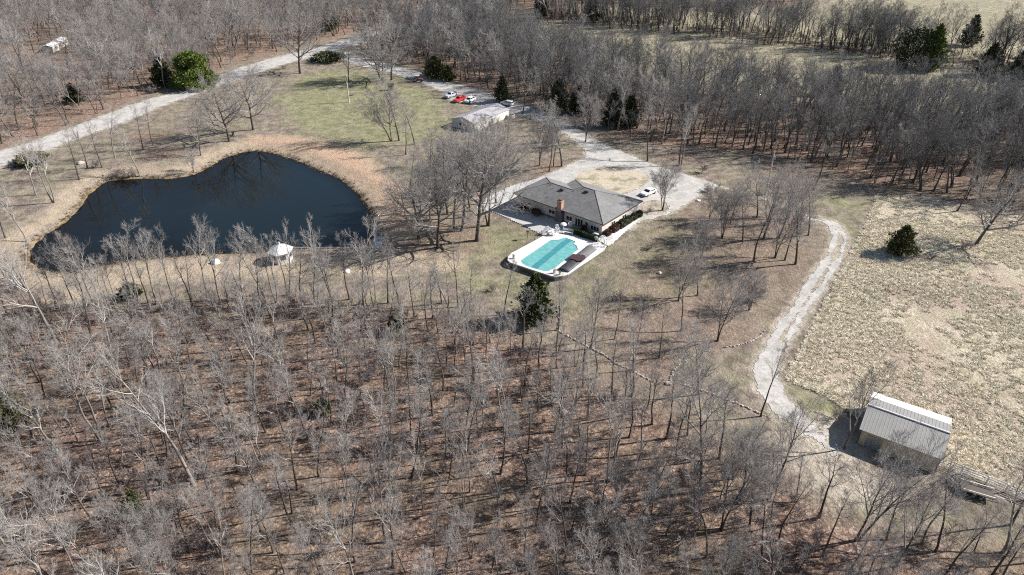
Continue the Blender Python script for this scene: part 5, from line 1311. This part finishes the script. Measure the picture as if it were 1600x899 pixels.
# ------------------------------------------------------------------ masses: instanced geometry in one object each
farl = None
def variants_collection(name, vs):
    c = bpy.data.collections.new(name)
    for i, (tme, cme, H) in enumerate(vs):
        # join trunk and crown meshes of one tree into one mesh
        def arr(me):
            V = np.empty(len(me.vertices) * 3, np.float32); me.vertices.foreach_get('co', V)
            L = np.empty(len(me.loops), np.int32); me.loops.foreach_get('vertex_index', L)
            mi = np.empty(len(me.polygons), np.int32); me.polygons.foreach_get('material_index', mi); return V.reshape(-1, 3), L.reshape(-1, 4), mi
        v1, q1, m1 = arr(tme); v2, q2, m2 = arr(cme)
        me = np_mesh('tree_form', np.concatenate([v1, v2]), np.concatenate([q1, q2 + len(v1)]), [tme.materials[0]] + list(cme.materials), np.concatenate([m1, m2 + 1]), smooth=True)
        c.objects.link(bpy.data.objects.new('tree_form_%02d' % i, me))
    return c
def mesh_collection(name, mes):
    c = bpy.data.collections.new(name)
    for i, me in enumerate(mes): c.objects.link(bpy.data.objects.new('form_%02d' % i, me))
    return c
def mass(name, pts, coll, nvar, smin, smax, label, cat, seed, tilt=.05, zs=None):
    rng = np.random.default_rng(seed); n = len(pts); pts = np.array(pts)
    me = bpy.data.meshes.new(name); me.vertices.add(n)
    z = zt(pts[:, 0], pts[:, 1]) - .03
    me.vertices.foreach_set('co', np.ascontiguousarray(np.stack([pts[:, 0], pts[:, 1], z], -1), np.float32).ravel())
    a = me.attributes.new('pick', 'INT', 'POINT'); a.data.foreach_set('value', rng.integers(0, nvar, n).astype(np.int32))
    a = me.attributes.new('turn', 'FLOAT_VECTOR', 'POINT'); a.data.foreach_set('vector', np.ascontiguousarray(np.stack([rng.normal(0, tilt, n), rng.normal(0, tilt, n), rng.random(n) * 6.2832], -1), np.float32).ravel())
    s = rng.uniform(smin, smax, n); 
    a = me.attributes.new('size', 'FLOAT', 'POINT'); a.data.foreach_set('value', s.astype(np.float32))
    o = link(name, me); tag(o, label, cat, kind='stuff')
    ng = bpy.data.node_groups.new(name, 'GeometryNodeTree')
    ng.interface.new_socket('Geometry', in_out='INPUT', socket_type='NodeSocketGeometry'); ng.interface.new_socket('Geometry', in_out='OUTPUT', socket_type='NodeSocketGeometry')
    gi = ng.nodes.new('NodeGroupInput'); go = ng.nodes.new('NodeGroupOutput')
    ci = ng.nodes.new('GeometryNodeCollectionInfo'); ci.inputs['Collection'].default_value = coll; ci.inputs['Separate Children'].default_value = True; ci.inputs['Reset Children'].default_value = True
    ip = ng.nodes.new('GeometryNodeInstanceOnPoints'); ip.inputs['Pick Instance'].default_value = True
    def na(nm, t):
        q = ng.nodes.new('GeometryNodeInputNamedAttribute'); q.data_type = t; q.inputs['Name'].default_value = nm; return q.outputs['Attribute']
    mp = ng.nodes.new('GeometryNodeMeshToPoints')
    er = ng.nodes.new('FunctionNodeEulerToRotation')
    ng.links.new(gi.outputs[0], mp.inputs['Mesh']); ng.links.new(mp.outputs[0], ip.inputs['Points']); ng.links.new(ci.outputs[0], ip.inputs['Instance'])
    ng.links.new(na('pick', 'INT'), ip.inputs['Instance Index']); ng.links.new(na('turn', 'FLOAT_VECTOR'), er.inputs[0]); ng.links.new(er.outputs[0], ip.inputs['Rotation'])
    ng.links.new(na('size', 'FLOAT'), ip.inputs['Scale']); ng.links.new(ip.outputs[0], go.inputs[0])
    md = o.modifiers.new('scatter', 'NODES'); md.node_group = ng
    return o
farc = variants_collection('far_tree_forms', FARV + FARP[:1])
rest = fg[n_ind:]
if rest: mass('far_part_of_foreground_wood', rest, variants_collection('wood_forms', SLIM[:3] + TALL[:5] + PALE[:2]), 10, .45, .9, 'back rows of bare trees where the foreground wood thins out', 'woodland', 1)
wh = P(88, 76); ul = [p for p in scatter(WOODS_UL, 4.9, 21, 12, LMXY, mx=120, dens=lambda x, y: np.clip(2.6 * vnoise(x, y, 26) - .35, 0, 1)) if not (abs(p[0] - wh[0] * p[1] / wh[1]) < 10 and -62 < p[1] - wh[1] < 6 and (int(p[0] * 7) % 5 > 0 or p[1] - wh[1] > -8))]
mass('upper_left_wood', ul, variants_collection('upper_left_forms', FARL + FARV[:2] + FARP[:1]), 7, .7, 1.3, 'grey bare woodland above the gravel road at upper left', 'woodland', 2)
ur = scatter(WOODS_UR, 2.9, 22, 12, LMXY, mx=120, dens=lambda x, y: np.clip(3.0 * vnoise(x, y, 18) - .25, .06, 1))
mass('upper_right_wood', ur, variants_collection('upper_right_forms', FARV + FARL[:1] + FARP[:1]), 8, .5, 1.32, 'dense grey bare woodland behind the house at upper right', 'woodland', 3)
tl = scatter(TREELINE, 2.7, 23, 12, mx=120, dens=lambda x, y: np.clip(3.2 * vnoise(x, y, 15) - .85, 0, 1))
mass('far_tree_line', tl, farc, 7, .5, 1.45, 'line of bare trees between the two pale fields at upper right', 'woodland', 4)
wf = scatter(WOODS_FAR, 4.6, 24, 10, mx=120)
if wf: mass('distant_wood', wf, farc, 7, .75, 1.15, 'distant bare wood at the top of the view', 'woodland', 5)
print('trees', len(LMXY), len(fg), len(ul), len(ur), len(tl), len(wf))
# saplings and brush
brc = variants_collection('brush_forms', BUSHT + SAPL)
def fg_d(x, y): return np.clip(.25 + 1.3 * (vnoise(x, y, 9) - .25), 0, 1)
br = scatter(WOODS_FG, 1.55, 31, 12, mx=60, my=80, dens=fg_d)
mass('forest_undergrowth', br, brc, 6, .35, 1.05, 'thin saplings and brushwood between the trunks of the foreground wood', 'undergrowth', 6, .12)
br2 = scatter(WOODS_UL, 5.5, 32, 8, mx=40) + scatter(WOODS_UR, 4.5, 33, 8, mx=40) + scatter(TREELINE, 2.5, 34, 10)
mass('distant_undergrowth', br2, brc, 6, .5, 1.2, 'brushwood beneath the upper woods', 'undergrowth', 7, .12)
# reeds and rough growth on the pond edge
edge_pts = []
rg2 = np.random.default_rng(77)
pp = np.array(POND + POND[:1])
for a, c in zip(pp[:-1], pp[1:]):
    L = np.linalg.norm(c - a); nrm = np.array([c[1] - a[1], -(c[0] - a[0])]) / L
    for j in range(int(L * 3.2)):
        q = a + (c - a) * rg2.random() + nrm * rg2.normal(.1, .55); edge_pts.append(tuple(q))
def tuft(seed, n=26, h=.6, spread=.22, w=.02):
    rng = np.random.default_rng(seed); a = rng.random(n) * 6.28; r_ = rng.random(n) * spread * .5
    B = np.stack([np.cos(a) * r_, np.sin(a) * r_, np.zeros(n) - .04], -1); l = h * (.5 + .7 * rng.random(n))[:, None]
    D = unit(np.stack([np.cos(a) * rng.random(n) * 1.0, np.sin(a) * rng.random(n) * 1.0, np.ones(n)], -1)); S_ = unit(np.cross(D, rng.normal(0, 1, (n, 3))))
    mid = B + D * l * .55; tip = B + D * l + np.stack([np.cos(a), np.sin(a), -.6 * np.ones(n)], -1) * l * .35
    V = np.stack([B - S_ * w, B + S_ * w, mid + S_ * w * .9, mid - S_ * w * .9, tip], 1).reshape(-1, 3)
    k = np.arange(n) * 5
    Q = np.stack([k, k + 1, k + 2, k + 3], -1); T = np.stack([k + 3, k + 2, k + 4], -1)
    return V, Q, T
def mat_grass(name, c1, c2, c3):
    m, nt, b = newmat(name); pos = geopos(nt)
    c = ramp(nt, noise(nt, pos, .22, 5, .7), [(.3, c1), (.52, c2), (.72, c3)])
    c = mix(nt, .35, c, ramp(nt, noise(nt, pos, 3.0, 3), [(.3, c1), (.7, c2)]))
    nt.links.new(c, b.inputs['Base Color']); b.inputs['Roughness'].default_value = .8; b.inputs['Specular IOR Level'].default_value = .2; return m
M['drygrass'] = mat_grass('dry_grass', (.64, .55, .41), (.84, .77, .62), (.56, .53, .35))
M['reed'] = mat_grass('shore_growth', (.10, .075, .05), (.22, .16, .11), (.34, .26, .18))
def tuftme(name, seed, mat, **k):
    V, Q, T = tuft(seed, **k); return np_mesh(name, V, Q, mat, T=T)
tc = mesh_collection('tuft_forms', [tuftme('tuft', 200 + i, M['drygrass'], n=80, h=.42, spread=.85, w=.03) for i in range(5)])
ft = []
d_ = lambda x, y: np.clip(1.5 * vnoise(x, y, 1.3) + 2.3 * vnoise(x, y, 16) + 1.0 * vnoise(x, y, 5) - 1.75, 0, 1)
ft = scatter(FIELD, .46, 41, 16, mx=20, my=40, dens=d_)
ft = [p for p in ft]
bx = np.array([frame2world((49.3, 71.8), R(-34.3), u, v) for u, v in ((0,0),(10.6,0),(10.6,9.8),(0,9.8))])
for (a, c) in zip(FIELD[:7], FIELD[1:8]):
    L = math.hypot(c[0] - a[0], c[1] - a[1]); nr = ((c[1] - a[1]) / L, -(c[0] - a[0]) / L)
    for j in range(int(L * 5)):
        t_ = random.random(); o_ = random.gauss(.35, .3); q = (a[0] + (c[0] - a[0]) * t_ - nr[0] * o_, a[1] + (c[1] - a[1]) * t_ - nr[1] * o_)
        if sdf(FIELD, np.array([q[0]]), np.array([q[1]]))[0] > .25: q = (q[0] + nr[0] * o_ * 2, q[1] + nr[1] * o_ * 2)
        ft.append(q); ft.append((q[0] - nr[0] * .3, q[1] - nr[1] * .3))
fa = np.array(ft); fa = fa[sdf([tuple(q) for q in bx], fa[:, 0], fa[:, 1]) > .3]
mass('tussock_grass', fa, tc, 5, .4, 1.25, 'pale dry tussock grass covering the field at right', 'grass', 8, .15)
rc = mesh_collection('reed_forms', [tuftme('reed', 230 + i, M['reed'], n=22, h=.8, spread=.5, w=.025) for i in range(3)])
ea = np.array(edge_pts)
mass('shore_growth', ea, rc, 3, .4, 1.1, 'dark rough stems fringing the pond shore', 'reeds', 9, .2)
print('tufts', len(fa), 'brush', len(br), len(br2), 'reeds', len(ea))
